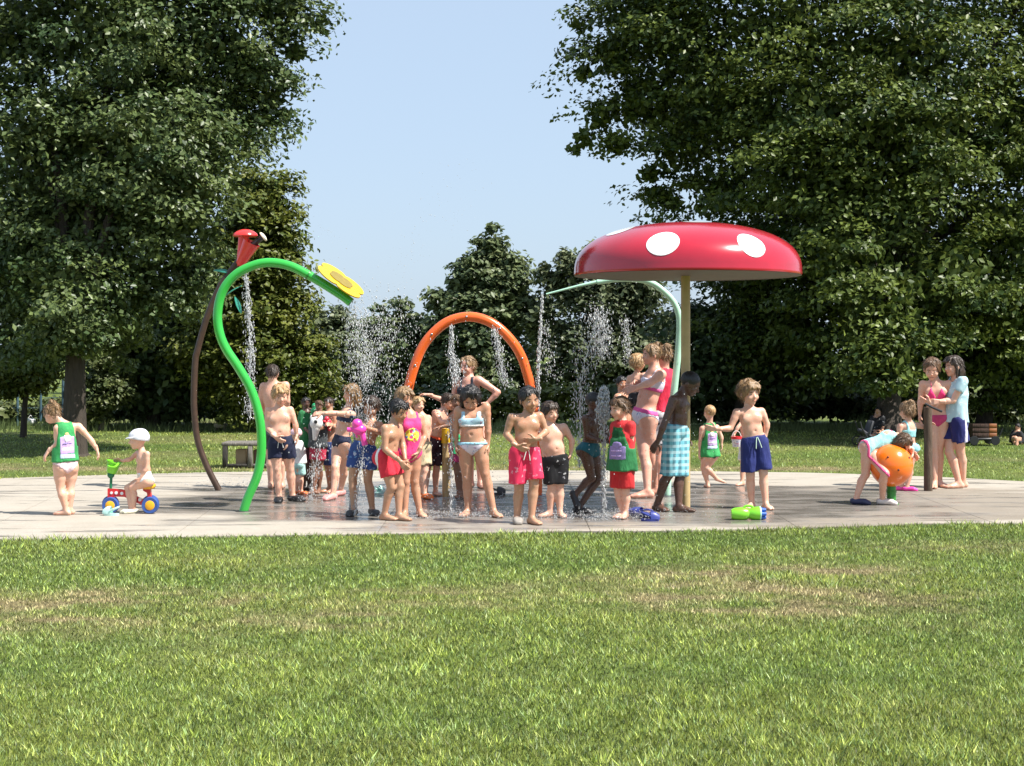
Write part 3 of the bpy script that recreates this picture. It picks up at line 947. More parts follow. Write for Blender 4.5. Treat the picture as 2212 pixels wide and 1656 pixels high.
leaf(484, 640, math.radians(35), .24, .07, 'metal_leaf')
leaf(507, 640, math.radians(-70), .20, .06, 'metal_leaf')

# orange arch
ap = [(866, 1072), (866, 1000), (868, 930), (873, 880), (883, 836), (892, 802), (909, 757), (933, 723), (967, 696), (1008, 685), (1046, 691), (1080, 711), (1110.6, 744), (1128, 775), (1138, 805), (1146, 836), (1154, 885), (1159, 950), (1161, 1010), (1161, 1072)]
D2 = EYE * F_V / (1072 - HY_V)
root = empty('spray_arch', vpt(1010, 1072, D2), 'glossy orange water arch people run through', 'water feature')
MB().tube(spline([vpt(x, y, D2) for x, y in ap], 6), .054, 18).build('pipe', ORANGE, root)
for (x, y) in ((883, 836), (897, 790), (933, 723), (1008, 685), (1080, 711), (1128, 775), (1150, 860)):
    MB().ell(vpt(x, y, D2) + np.array([0, -.05, .0]), (.014, .012, .014)).build('nozzle', STEEL, root)
for x in (866, 1161):
    MB().lathe([(.10, 0), (.10, .008), (.06, .016)], vground(x, 1072), seg=20).build('base_plate', STEEL, root)

# pale green bent spout
mp = [(1441, 1072), (1444, 980), (1450, 900), (1456, 845), (1461, 800), (1465, 760), (1468, 711), (1466, 680), (1455, 653), (1433, 629), (1408, 612), (1378, 605), (1335, 604), (1290, 610)]
D3 = EYE * F_V / (1072 - HY_V)
root = empty('spray_spout', vpt(1441, 1072, D3), 'pale mint green bent spout with a thin tapering tip', 'water feature')
pp = spline([vpt(x, y, D3) for x, y in mp], 6)
MB().tube(pp, [.043 - .014 * (i / len(pp)) for i in range(len(pp))], 16).build('pipe', MINT, root)
MB().tube([vpt(1292, 609, D3), vpt(1250, 618, D3), vpt(1180, 636, D3)], [.020, .014, .010], 10).build('tip', MINT, root)
MB().lathe([(.12, 0), (.12, .008), (.08, .016)], vground(1441, 1072), seg=20).build('base_plate', STEEL, root)

# mushroom
D4 = 15.42; s4 = D4 / F_V
mc = vpt(1484.5, 590.5, D4)
root = empty('mushroom_shower', vpt(1481, 1103, D4) * np.array([1, 1, 0]), 'big red mushroom shower with white spots on a tan stem', 'water feature')
Rm, Hm = 244.5 * s4, 108 * s4
def dome(t):                                                  # t 0 top .. 1 rim
    a = t * math.pi / 2
    return Rm * math.sin(a) ** .92, Hm * math.cos(a) ** .80
prof = [(dome(t)[0], dome(t)[1]) for t in np.linspace(.001, 1, 30)]
capm = plain('mushroom_red', (.43, .010, .028), .20, .08, 4, coat=.6)
prof_full = prof + [(Rm * 1.002, -.012), (Rm * .995, -.028), (Rm * .965, -.028), (Rm * .955, -.004)]
mb = MB(); mb.lathe(prof_full[:-2], mc, (0, 0, 1), 72); mb.f = mb.f[:-1]
mb.build('cap', capm, root)
mb = MB()
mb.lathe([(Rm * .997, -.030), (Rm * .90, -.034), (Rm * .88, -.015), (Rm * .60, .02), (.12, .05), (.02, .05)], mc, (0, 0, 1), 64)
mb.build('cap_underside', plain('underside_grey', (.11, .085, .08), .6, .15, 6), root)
MB().tube([vpt(1481, 1103, D4) * np.array([1, 1, 0]), vpt(1481, 590, D4)], .047, 20).build('stem', TAN, root)
MB().lathe([(.105, 0), (.105, .007), (.055, .014)], vpt(1481, 1103, D4) * np.array([1, 1, 0]), seg=20).build('base_plate', STEEL, root)
WHITE = plain('white_gloss', (.82, .82, .80), .2, .03, coat=.4)
def spot(az, t0, rad):
    """az: degrees from the camera side, + to image right; t0 position down the dome"""
    n = 28; vs = []; fs = []
    a0 = math.radians(az)
    def onto(da, dt):
        t = min(max(t0 + dt, .002), .985); r, h = dome(t)
        a = a0 + da
        p = np.array([math.sin(a) * r, -math.cos(a) * r, h])
        r2, h2 = dome(min(t + .01, 1)); tg = np.array([r2 - r, h2 - h]); nr = nv([-tg[1], tg[0]])
        nrm = np.array([math.sin(a) * nr[0], -math.cos(a) * nr[0], nr[1]])
        if nrm[2] < 0: nrm = -nrm
        return mc + p + nrm * .003
    r, _ = dome(t0)
    # arc length per unit t
    ra, ha = dome(t0 - .02); rb, hb = dome(t0 + .02)
    dl = math.hypot(rb - ra, hb - ha) / .04
    rings = 4
    vs.append(onto(0, 0))
    for k in range(1, rings + 1):
        for i in range(n):
            q = 2 * math.pi * i / n; rr = rad * k / rings
            vs.append(onto(math.cos(q) * rr / max(r, .1), math.sin(q) * rr / dl))
    for i in range(n): fs.append((0, 1 + i, 1 + (i + 1) % n))
    for k in range(rings - 1):
        for i in range(n):
            a = 1 + k * n + i; b = 1 + k * n + (i + 1) % n
            fs.append((a, a + n, b + n, b))
    MB().add(vs, fs).build('white_spot', WHITE, root)
for az, t0, rad in ((-19, .74, .16), (28, .76, .15), (6, .20, .13), (-64, .46, .15), (80, .60, .15), (-110, .72, .15), (130, .6, .15), (178, .66, .15), (-150, .4, .13)):
    spot(az, t0, rad)

# yellow headed tan post
root = empty('spray_post', vground(964, 1073), 'short tan post with a yellow spray head between the children', 'water feature')
D5 = EYE * F_V / (1073 - HY_V)
MB().tube([vground(964, 1073), vpt(964, 958, D5)], .045, 14).build('post', TAN, root)
MB().tube([vpt(964, 958, D5), vpt(964, 926, D5)], [.055, .05], 14).build('spray_head', YELLOW, root)

# orange ball on green post
D6 = 16.0
bc = vpt(1925.5, 1006, D6)
root = empty('spray_ball', vpt(1925.5, 1087, D6) * np.array([1, 1, 0]), 'big orange ball fixed on a short green post', 'water feature')
mb = MB().ell(bc, (46 * D6 / F_V,) * 3, None, 40, 24); mb.build('ball', plain('ball_orange', (.86, .17, .01), .22, .04, 4, coat=.3), root)
g0 = vpt(1925.5, 1087, D6) * np.array([1, 1, 0])
MB().lathe([(.075, 0), (.075, .01), (.048, .02), (.048, .12), (.055, .125), (.055, .14), (.048, .145), (.048, .2), (.053, .205), (.053, bc[2] - .2), (.05, bc[2] - .15)], g0, seg=22).build('post', plain('post_green', (.03, .22, .035), .35), root)
Rb = 46 * D6 / F_V
for dx, dz in ((-.08, .10), (.15, .09), (.02, -.03), (-.15, -.02)):
    v = nv([dx, -math.sqrt(max(Rb ** 2 - dx * dx - dz * dz, .001)), dz]) * Rb
    MB().ell(bc + v, (.011, .011, .011)).build('nozzle', plain('nozzle_dark', (.10, .02, .01), .5), root)

# wooden post with handle
D7 = EYE * F_V / (1061 - HY_V)
root = empty('pump_post', vground(2005, 1061), 'dark brown wooden post with a black turning handle', 'post')
WOODP = bark('post_wood', (.11, .075, .05))
MB().tube([vground(2005, 1061), vpt(2005, 960, D7), vpt(2004, 880, D7)], [.050, .049, .048], 14).build('post', WOODP, root)
MB().tube([vpt(1996, 872, D7) + np.array([0, -.05, 0]), vpt(2010, 880, D7) + np.array([0, -.08, 0]), vpt(2029, 889, D7) + np.array([0, -.12, 0])], .014, 8).build('handle', BLACKP, root)

# ---------------------------------------------------------------- lawn furniture and far things
Db = EYE * F_V / (1010 - HY_V)
root = empty('bench', vground(540, 1010), 'low weathered grey wooden bench behind the green pipe', 'bench')
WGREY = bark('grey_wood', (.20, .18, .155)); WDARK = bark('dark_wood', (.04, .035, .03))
def bx(x0, x1, y0, y1, d, dep, name, mat, par, bev=.008):
    a = vpt(x0, y1, d); b = vpt(x1, y0, d)
    return MB().box(((a[0] + b[0]) / 2, d + dep / 2, (a[2] + b[2]) / 2), (b[0] - a[0], dep, b[2] - a[2]), None, bev).build(name, mat, par)
bx(478, 645, 957, 964, Db, .16, 'plank', WGREY, root); 
a = vpt(478, 957, Db)
for k in range(1, 3):
    b2 = vpt(645, 964, Db)
    MB().box(((a[0] + b2[0]) / 2, Db + .08 + k * .175, a[2] - .022), (b2[0] - a[0], .16, .045), None, .006).build('plank', WGREY, root)
for x0, x1 in ((480, 491), (535, 545), (634, 645)):
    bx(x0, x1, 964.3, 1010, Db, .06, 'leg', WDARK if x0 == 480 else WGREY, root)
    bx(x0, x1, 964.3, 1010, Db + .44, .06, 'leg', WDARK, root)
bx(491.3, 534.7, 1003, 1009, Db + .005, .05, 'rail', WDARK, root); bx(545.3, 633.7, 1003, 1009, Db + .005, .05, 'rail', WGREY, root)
CARD = plain('cardboard', (.36, .255, .15), .8, .15, 6)
o = bx(509, 531, 972, 1012, Db + .12, .22, 'cardboard_box', CARD, None, .004); tag(o, 'upright pale cardboard box under the grey bench', 'box')
o = bx(547, 575, 973, 1011, Db + .12, .22, 'cardboard_box', plain('cardboard_dark', (.20, .115, .07), .8), None, .004); tag(o, 'dark brown box under the bench behind the green pipe', 'box')
# tan slab bench far off
Dq = 31.0
root = empty('park_bench', vpt(470, 935, Dq) * np.array([1, 1, 0]), 'small pale stone bench at the edge of the shrubs', 'bench')
bx(462, 486, 917, 925, Dq, .35, 'seat', plain('pale_stone', (.45, .38, .27), .8), root)
for x in (464, 480): bx(x, x + 4, 925.2, 931, Dq + .05, .25, 'leg', plain('pale_stone', (.45, .38, .27), .8), root)

# wooden hand cart in the shade
Dc = EYE * F_V / (962 - HY_V)
root = empty('hand_cart', vground(2127, 962), 'wooden hand cart with an orange end panel', 'cart')
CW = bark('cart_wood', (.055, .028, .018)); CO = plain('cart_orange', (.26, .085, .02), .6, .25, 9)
for k in range(3):
    y1 = 916 + k * 10.2
    bx(2101, 2136.5, y1, y1 + 9.7, Dc, .02, 'side_board', CW, root, .003)
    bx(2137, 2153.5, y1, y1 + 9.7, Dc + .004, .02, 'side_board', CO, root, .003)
bx(2101, 2153.5, 917, 946, Dc + .34, .02, 'back_board', CW, root, .003)
for x in (2101, 2151): bx(x, x + 2.5, 917, 946, Dc + .03, .30, 'end_board', CW, root, .003)
bx(2099, 2156, 947, 952, Dc - .01, .40, 'chassis', BLACKP, root)
for x in (2104, 2150):
    for q in (0, .36):
        c = vpt(x, 956, Dc); c[1] += q; c[2] = .075
        MB().lathe([(.075, -.02), (.08, -.012), (.08, .012), (.075, .02)], c, (0, 1, 0), 18).build('wheel', BLACKP, root)
MB().tube([vpt(2156, 950, Dc + .2), vpt(2164, 930, Dc + .2), vpt(2166, 926, Dc + .2)], .012, 8).build('handle', BLACKP, root)

# white notice and post
Dn = 31.5
root = empty('notice_board', vpt(2144, 930, Dn) * np.array([1, 1, 0]), 'small white notice on a dark post beyond the cart', 'sign')
bx(2136, 2152, 880, 893, Dn, .02, 'panel', plain('notice_white', (.75, .75, .74), .6), root, .003)
bx(2142.5, 2145.5, 893.2, 932, Dn, .03, 'post', WDARK, root, .003)

# pushchair in the shade
Dp = EYE * F_V / (966 - HY_V)
root = empty('pushchair', vground(1868, 966), 'black pushchair frame standing at the edge of the shade', 'pushchair')
for q in (0, .38):
    o_ = np.array([0, q, 0])
    MB().tube([vpt(1858, 912, Dp) + o_, vpt(1862, 926, Dp) + o_, vpt(1884, 962, Dp) + o_], .014, 8).build('frame_tube', BLACKP, root)
    MB().tube([vpt(1880, 930, Dp) + o_, vpt(1861, 960, Dp) + o_], .013, 8).build('frame_tube', BLACKP, root)
    for x in (1862, 1884):
        c = vpt(x, 958, Dp) + o_; c[2] = .085
        MB().tube([c + np.array([math.cos(a) * .075, 0, math.sin(a) * .075]) for a in np.linspace(0, 2 * math.pi, 19)], .013, 6, caps=False).build('wheel', BLACKP, root)
mb = MB().box(vpt(1874, 938, Dp) + np.array([0, .19, 0]), (.22, .34, .05), Matrix.Rotation(math.radians(35), 3, 'Y'), .015); mb.build('seat', plain('seat_grey', (.05, .05, .06), .8), root)
mb = MB().box(vpt(1882, 926, Dp) + np.array([0, .19, 0]), (.05, .34, .26), Matrix.Rotation(math.radians(18), 3, 'Y'), .015); mb.build('seat_back', plain('seat_grey', (.05, .05, .06), .8), root)

# wire fence and small white bag at the far left
Df = 33.0
root = empty('fence', vpt(60, 930, Df) * np.array([1, 1, 0]), 'low wire fence with dark posts beyond the left trees', 'fence')
for x in (-60, -10, 38, 88, 136, 182):
    p = vpt(x, 925, Df)
    MB().tube([(p[0], Df, -.05), (p[0], Df, 1.05)], .028, 8).build('post', plain('fence_blue', (.05, .10, .13), .6), root)
a, b = vpt(-60, 925, Df), vpt(182, 925, Df)
for z in (.15, .38, .60, .82, 1.02):
    MB().tube([(a[0], Df, z), (b[0], Df, z)], .006, 5).build('wire', plain('fence_blue', (.05, .10, .13), .6), root)
Dv = 33.2
c = vpt(66, 921, Dv); c[2] = 0
mb = MB().ell(c + np.array([0, 0, .07]), (.13, .09, .085), None, 14, 9); mb.tube(spline([c + np.array([-.06, 0, .13]), c + np.array([0, 0, .21]), c + np.array([.06, 0, .13])], 4), .010, 6)
tag(mb.build('bag', plain('bag_white', (.75, .75, .74), .6), None, c), 'small white bag lying on the grass by the fence', 'bag')
# ---------------------------------------------------------------- body fields and surface extraction
def smin(a, b, k):
    h = np.clip(0.5 + 0.5 * (b - a) / k, 0, 1)
    return b * (1 - h) + a * h - k * h * (1 - h)

class Grid:
    def __init__(self, lo, hi, vox):
        self.o = np.array(lo, float); self.vox = vox
        self.n = np.maximum(np.ceil((np.array(hi) - self.o) / vox).astype(int) + 1, 4)
        self.ax = [self.o[i] + np.arange(self.n[i]) * vox for i in range(3)]
    def new(self, v=0.25):
        return np.full(tuple(self.n), v, np.float32)
    def blk(self, lo, hi):
        sl = []
        for i in range(3):
            a = int(np.clip(math.floor((lo[i] - self.o[i]) / self.vox), 0, self.n[i]))
            b = int(np.clip(math.ceil((hi[i] - self.o[i]) / self.vox) + 1, 0, self.n[i]))
            sl.append(slice(a, b))
        return tuple(sl)
    def pos(self, sl):
        x = self.ax[0][sl[0]][:, None, None]; y = self.ax[1][sl[1]][None, :, None]; z = self.ax[2][sl[2]][None, None, :]
        return x, y, z
    def cap(self, F, a, b, ra, rb, k=0.01, m=0.075):
        a = np.asarray(a, float); b = np.asarray(b, float)
        r = max(ra, rb) + m
        sl = self.blk(np.minimum(a, b) - r, np.maximum(a, b) + r)
        if any(s.stop <= s.start for s in sl): return
        x, y, z = self.pos(sl)
        ab = b - a; L2 = max(float(ab @ ab), 1e-12)
        t = np.clip(((x - a[0]) * ab[0] + (y - a[1]) * ab[1] + (z - a[2]) * ab[2]) / L2, 0, 1)
        d = np.sqrt((x - a[0] - t * ab[0]) ** 2 + (y - a[1] - t * ab[1]) ** 2 + (z - a[2] - t * ab[2]) ** 2) - (ra + (rb - ra) * t)
        F[sl] = smin(F[sl], d, k)
    def ell(self, F, c, R, rad, k=0.02, m=0.075, sub=False):
        """R rows = axes"""
        c = np.asarray(c, float); r = max(rad) + m
        sl = self.blk(c - r, c + r)
        if any(s.stop <= s.start for s in sl): return
        x, y, z = self.pos(sl)
        x = x - c[0]; y = y - c[1]; z = z - c[2]
        q = [(R[i][0] * x + R[i][1] * y + R[i][2] * z) for i in range(3)]
        k0 = np.sqrt(sum((q[i] / rad[i]) ** 2 for i in range(3)))
        k1 = np.sqrt(sum((q[i] / rad[i] ** 2) ** 2 for i in range(3)))
        d = k0 * (k0 - 1) / np.maximum(k1, 1e-6)
        if sub:
            F[sl] = -smin(-F[sl], d, k)
        else:
            F[sl] = smin(F[sl], d, k)

def surfnets(F, o, vox):
    ins = F < 0
    c = np.zeros(tuple(s - 1 for s in F.shape), np.int8)
    for dx in (0, 1):
        for dy in (0, 1):
            for dz in (0, 1):
                c += ins[dx:F.shape[0] - 1 + dx, dy:F.shape[1] - 1 + dy, dz:F.shape[2] - 1 + dz]
    mixed = (c > 0) & (c < 8)
    idx = np.argwhere(mixed)
    if len(idx) == 0:
        return np.zeros((0, 3)), np.zeros((0, 4), int)
    vid = np.full(mixed.shape, -1, np.int32)
    vid[mixed] = np.arange(len(idx))
    I, J, Kk = idx.T
    corner = {}
    for dx in (0, 1):
        for dy in (0, 1):
            for dz in (0, 1):
                corner[dx, dy, dz] = F[I + dx, J + dy, Kk + dz].astype(np.float64)
    acc = np.zeros((len(idx), 3)); cnt = np.zeros(len(idx))
    cs = list(corner)
    for a in cs:
        for ax in range(3):
            if a[ax] == 0:
                b = list(a); b[ax] = 1; b = tuple(b)
                fa, fb = corner[a], corner[b]
                cr = (fa < 0) != (fb < 0)
                t = np.where(cr, fa / np.where(cr, fa - fb, 1), 0)
                p = np.zeros((len(idx), 3))
                for q in range(3):
                    p[:, q] = a[q]
                p[:, ax] = t
                acc += p * cr[:, None]; cnt += cr
    V = (idx + acc / cnt[:, None]) * vox + o
    quads = []
    for ax in range(3):
        s0 = [slice(None)] * 3; s1 = [slice(None)] * 3
        s0[ax] = slice(0, -1); s1[ax] = slice(1, None)
        A = ins[tuple(s0)]; B = ins[tuple(s1)]
        e = np.argwhere(A != B)
        u, w = [q for q in range(3) if q != ax]
        ok = (e[:, u] >= 1) & (e[:, w] >= 1) & (e[:, u] < F.shape[u] - 1) & (e[:, w] < F.shape[w] - 1)
        e = e[ok]
        if len(e) == 0: continue
        def cell(du, dw):
            q = e.copy(); q[:, u] += du; q[:, w] += dw
            return vid[q[:, 0], q[:, 1], q[:, 2]]
        q4 = np.stack([cell(-1, -1), cell(0, -1), cell(0, 0), cell(-1, 0)], 1)
        flip = A[tuple(e.T)]
        if ax == 1: flip = ~flip
        q4[~flip] = q4[~flip][:, ::-1]
        quads.append(q4)
    Q = np.concatenate(quads) if quads else np.zeros((0, 4), int)
    return V, Q[(Q >= 0).all(1)]

CROPS = {'C1': (100, 1500, 2.6717), 'C3': (700, 1400, 2.365), 'C4': (1160, 1480, 2.5867), 'C5': (1640, 1400, 2.3),
         'C6': (2150, 1480, 2.5867), 'C7': (2400, 1340, 2.1229), 'C8': (2700, 1480, 2.5867), 'R1': (3300, 1400, 2.3003),
         'R2': (3350, 1560, 2.965)}
def cv(crop, x, y):
    x0, y0, s = CROPS[crop]
    return (x0 + x / s) / K, (y0 + y / s) / K

PEOPLE = {}
GROUP = 'people at the splash pad'
SKIN = {'light': (0.66, 0.41, 0.30), 'pink': (0.66, 0.37, 0.28), 'tan': (0.50, 0.29, 0.19), 'olive': (0.44, 0.26, 0.165),
        'brown': (0.20, 0.105, 0.068), 'dark': (0.095, 0.052, 0.036)}

def person(key, label, crop, yaw, H, skin, head, neck, s, e, w, h, k, f, hair, wear=(), toes=(0, 0), ground=(1, 1), D=None,
           hands=(None, None), shoes=None, girth=1.0, vox=None, group=GROUP, eyes=True):
    th = math.radians(yaw)
    fwd2 = np.array([math.sin(th), -math.cos(th), 0.0])
    sgn = 1.0 if math.cos(th) >= 0 else -1.0
    sy = math.sin(th) * sgn                                   # depth component of the a->b side vector
    za = 0.043 * H
    dep = []
    for j in range(2):
        vx, vy = cv(crop, f[j][0], f[j][1])
        dep.append((EYE - za) * F_V / (vy - HY_V) if ground[j] and D is None else None)
    got = [q for q in dep if q is not None]
    base = D if D is not None else sum(got) / len(got)
    dep = [base if q is None else float(np.clip(q, base - .22, base + .22)) for q in dep]
    def P(pt, d0):
        vx, vy = cv(crop, pt[0], pt[1])
        return vpt(vx, vy, d0 + (pt[2] if len(pt) > 2 else 0.0))
    sgnj = (-1, 1)
    hd = [base + sgnj[j] * 0.055 * H * sy for j in range(2)]
    sd = [base + sgnj[j] * 0.100 * H * sy for j in range(2)]
    Hp = [P(h[j], hd[j]) for j in range(2)]
    Sp = [P(s[j], sd[j]) for j in range(2)]
    Ep = [P(e[j], sd[j]) for j in range(2)]
    Wp = [P(w[j], sd[j]) for j in range(2)]
    Fp = [P(f[j], dep[j] if ground[j] else hd[j]) for j in range(2)]
    Kp = [P(k[j], (hd[j] + (dep[j] if ground[j] else hd[j])) / 2) for j in range(2)]
    Np = P(neck, base)
    Pc = (Hp[0] + Hp[1]) / 2
    up = nv(Np - Pc); L = np.linalg.norm(Np - Pc)
    fwd = nv(fwd2 - up * (fwd2 @ up))
    side = np.cross(fwd, up) * 1.0                           # person's own axis; sign does not matter below
    R = np.array([side, fwd, up])
    g = girth
    # head frame
    hx, hy, hr, hyaw, hpit, hrol = head
    x0, y0, sc = CROPS[crop]
    hh = 2 * hr / sc / K * base / F_V                         # head height in metres
    Hc = P((hx, hy), base)
    a = math.radians(hyaw); b = math.radians(hpit); c = math.radians(hrol)
    hf = np.array([math.sin(a) * math.cos(b), -math.cos(a) * math.cos(b), -math.sin(b)])
    hs = np.array([math.cos(a), math.sin(a), 0.0])
    hu = np.cross(hs, hf); hu = nv(hu) if hu[2] > 0 else -nv(hu)
    hs2 = hs * math.cos(c) + hu * math.sin(c); hu2 = hu * math.cos(c) - hs * math.sin(c)
    HR = np.array([hs2, hf, hu2])
    hp = lambda x, y, z: Hc + (hs2 * x + hf * y + hu2 * z) * hh
    loc = np.array([Pc[0], base, 0.0 if (ground[0] or ground[1]) else 0.0])
    vx_ = (vox or 0.0085) * 1.45
    pts = np.array(Hp + Sp + Ep + Wp + Fp + Kp + [Np, Hc])
    lo = pts.min(0) - 0.17 * max(H, 1.0); hi = pts.max(0) + 0.17 * max(H, 1.0)
    if ground[0] or ground[1]: lo[2] = max(lo[2], -0.02)
    G = Grid(lo, hi, vx_)
    X = G.ax[0][:, None, None] - Pc[0]; Y = G.ax[1][None, :, None] - Pc[1]; Z = G.ax[2][None, None, :] - Pc[2]
    S = (X * up[0] + Y * up[1] + Z * up[2])                   # metres along the spine from the hips
    XL = (X * side[0] + Y * side[1] + Z * side[2])
    YF = (X * fwd[0] + Y * fwd[1] + Z * fwd[2])
    # torso
    Ft = G.new()
    kt = 0.03 * H
    G.ell(Ft, Pc + up * .70 * L - fwd * .004 * H, R, (.086 * H * g, .063 * H * g, .30 * L), kt)
    G.ell(Ft, Pc + up * .38 * L + fwd * .006 * H * g, R, (.078 * H * g, .060 * H * g * g, .27 * L), kt)
    G.ell(Ft, Pc + up * .09 * L, R, (.088 * H * g, .064 * H * g, .072 * H), kt)
    for j in range(2):
        G.cap(Ft, Np - up * .035 * H, Sp[j] - up * .006 * H, .036 * H, .031 * H, kt * .7)
        lat = (Hp[j] - Pc)
        lat = lat - up * (lat @ up)
        G.ell(Ft, Pc + lat * .85 - fwd * .040 * H - up * .012 * H, R, (.048 * H, .045 * H, .052 * H), kt * .6)
        G.ell(Ft, Pc + nv(Sp[j] - Np) * .045 * H + up * .74 * L + fwd * .046 * H, R, (.04 * H, .018 * H, .035 * H), kt * .5)
    G.ell(Ft, Pc + up * .36 * L + fwd * .066 * H * g * g, R, (.010 * H, .010 * H, .012 * H), .004, sub=True)
    # legs
    Fl = None; legs = []
    for j in range(2):
        Q = G.new()
        hip, kn, an = Hp[j], Kp[j], Fp[j]
        mid = hip + (kn - hip) * .5
        G.cap(Q, hip, mid, .056 * H * g, .047 * H * g, .01)
        G.cap(Q, mid, kn, .047 * H * g, .0335 * H, .012)
        ld = nv(an - kn)
        back = -fwd2 + ld * (fwd2 @ ld); back = nv(back)
        calf = kn + (an - kn) * .30 + back * .010 * H
        G.cap(Q, kn, calf, .0325 * H, .0345 * H * g, .012)
        G.cap(Q, calf, an, .0345 * H * g, .0215 * H, .012)
        G.ell(Q, kn - back * .012 * H, np.eye(3), (.024 * H,) * 3, .012)
        td = math.radians(toes[j])
        tdir = np.array([math.sin(td), -math.cos(td), 0.0])
        if ground[j]:
            heel = an - tdir * .022 * H; heel[2] = .020 * H
            ball = an + tdir * .072 * H; ball[2] = .016 * H
            toe = an + tdir * .105 * H; toe[2] = .012 * H
        else:
            pd = nv(tdir * .55 + ld * .75) if len(toes) < 3 else nv(np.array(toes[2]))
            heel = an + ld * .018 * H - pd * .02 * H
            ball = heel + pd * .095 * H; toe = heel + pd * .125 * H
        sidev = np.cross(tdir, (0, 0, 1))
        Fo = G.new()
        G.cap(Fo, an, heel, .0205 * H, .021 * H, .012)
        G.cap(Fo, an, ball, .0195 * H, .015 * H, .015)
        for q in (-1, 1):
            G.cap(Fo, heel, ball + sidev * q * .014 * H, .019 * H, .0155 * H, .012)
            G.cap(Fo, ball + sidev * q * .014 * H, toe + sidev * q * .012 * H, .0150 * H, .0105 * H, .008)
        if ground[j]:
            Fo = np.maximum(Fo, -(G.ax[2][None, None, :] - 0.001))
        legs.append((Q, Fo, tdir, heel, ball, toe))
        QF = smin(Q, Fo, .014)
        Fl = QF if Fl is None else smin(Fl, QF, .005)
    # arms
    Fa = G.new(); Fs = []
    for j in range(2):
        sh, el, wr = Sp[j], Ep[j], Wp[j]
        q = G.new()
        ad = nv(el - sh)
        G.cap(q, sh, sh + (el - sh) * .35, .0315 * H, .0285 * H, .012)
        G.cap(q, sh + (el - sh) * .35, el, .0285 * H, .0215 * H, .012)
        fb = el + (wr - el) * .25
        G.cap(q, el, fb, .0215 * H, .0235 * H, .012)
        G.cap(q, fb, wr, .0235 * H, .0155 * H, .012)
        Fs.append(q)
        Fa = np.minimum(Fa, q)
    # neck
    nk = G.new()
    G.cap(nk, Np - up * .03 * H, hp(0, -.10, -.20), .037 * H, .033 * H, .01)
    Ftn = smin(Ft, nk, .02 * H)
    body = smin(smin(Ftn, Fl, .022 * H), Fa, .013)
    V, Q4 = surfnets(body, G.o, vx_)
    VV = [V]; QQ = [Q4]; off = len(V)
    # hands
    hv = .0048 if vx_ < .0125 else .0066
    for j in range(2):
        wr = Wp[j]
        d = nv(wr - Ep[j])
        if hands[j] is not None:
            d = nv(P(hands[j], sd[j] + (w[j][2] if len(w[j]) > 2 else 0)) - wr)
        inw = nv(Pc + up * .45 * L - wr)
        n = nv(inw - d * (inw @ d)); lat = np.cross(d, n)
        if lat @ fwd2 < 0: lat = -lat                          # thumb side forward
        hl = .100 * H
        gr = Grid(wr - .13 * H, wr + .13 * H, hv)
        Hf = gr.new()
        gr.cap(Hf, wr - d * .03 * H, wr, .0165 * H, .0150 * H, .006)
        for q, (o_, ln, cu) in enumerate(((.0165, .043, .30), (.0055, .049, .38), (-.0055, .046, .46), (-.0160, .036, .55))):
            kn = wr + d * .047 * H + lat * o_ * H
            gr.cap(Hf, wr + d * .006 * H + lat * o_ * .55 * H, kn, .0098 * H, .0082 * H, .007)
        for q, (o_, ln, cu) in enumerate(((.0175, .041, .30), (.0058, .046, .36), (-.0058, .043, .44), (-.0170, .034, .52))):
            kn = wr + d * .047 * H + lat * o_ * H
            d1 = nv(d + n * cu + lat * o_ * 4)
            d2 = nv(d + n * cu * 2.6 + lat * o_ * 4)
            m1 = kn + d1 * ln * .5 * H; m2 = m1 + d2 * ln * .5 * H
            gr.cap(Hf, kn, m1, .0072 * H, .0064 * H, .002)
            gr.cap(Hf, m1, m2, .0064 * H, .0052 * H, .002)
        tb = wr + d * .014 * H + lat * .014 * H
        t1 = tb + nv(d * .6 + lat * .9 + n * .3) * .028 * H
        t2 = t1 + nv(d * .9 + lat * .35 + n * .5) * .022 * H
        gr.cap(Hf, tb, t1, .0092 * H, .0075 * H, .005)
        gr.cap(Hf, t1, t2, .0075 * H, .0056 * H, .003)
        v, q4 = surfnets(Hf, gr.o, hv)
        VV.append(v); QQ.append(q4 + off); off += len(v)
    # head
    hvx = .0070 if vx_ < .0125 else .0090
    HG = Grid(Hc - .80 * hh, Hc + .80 * hh, hvx)
    Hf = HG.new()
    u = hh
    HG.ell(Hf, hp(0, -.06, .12), HR, (.355 * u, .425 * u, .375 * u), .05 * u)
    HG.ell(Hf, hp(0, .07, -.12), HR, (.290 * u, .335 * u, .330 * u), .10 * u)
    HG.ell(Hf, hp(0, .25, -.385), HR, (.105 * u, .10 * u, .085 * u), .08 * u)
    for q in (-1, 1):
        HG.ell(Hf, hp(q * .165, .285, -.14), HR, (.10 * u, .09 * u, .10 * u), .06 * u)
        HG.ell(Hf, hp(q * .14, .43, .005), HR, (.072 * u, .055 * u, .045 * u), .03 * u, sub=True)
        HG.ell(Hf, hp(q * .355, -.04, -.05), HR, (.045 * u, .075 * u, .115 * u), .015 * u)
    HG.cap(Hf, hp(0, .37, .02), hp(0, .445, -.115), .03 * u, .05 * u, .03 * u)
    HG.cap(Hf, hp(-.035, .42, -.12), hp(.035, .42, -.12), .032 * u, .032 * u, .02 * u)
    HG.cap(Hf, hp(-.06, .37, -.245), hp(.06, .37, -.245), .026 * u, .026 * u, .02 * u)
    HG.cap(Hf, hp(-.05, .36, -.295), hp(.05, .36, -.295), .028 * u, .028 * u, .02 * u)
    headonly = Hf.copy()
    HG.cap(Hf, Np - up * .03 * H, hp(0, -.10, -.20), .036 * H, .032 * H, .05 * u)
    # keep only the part above the neck base
    x, y, z = HG.pos((slice(None),) * 3)
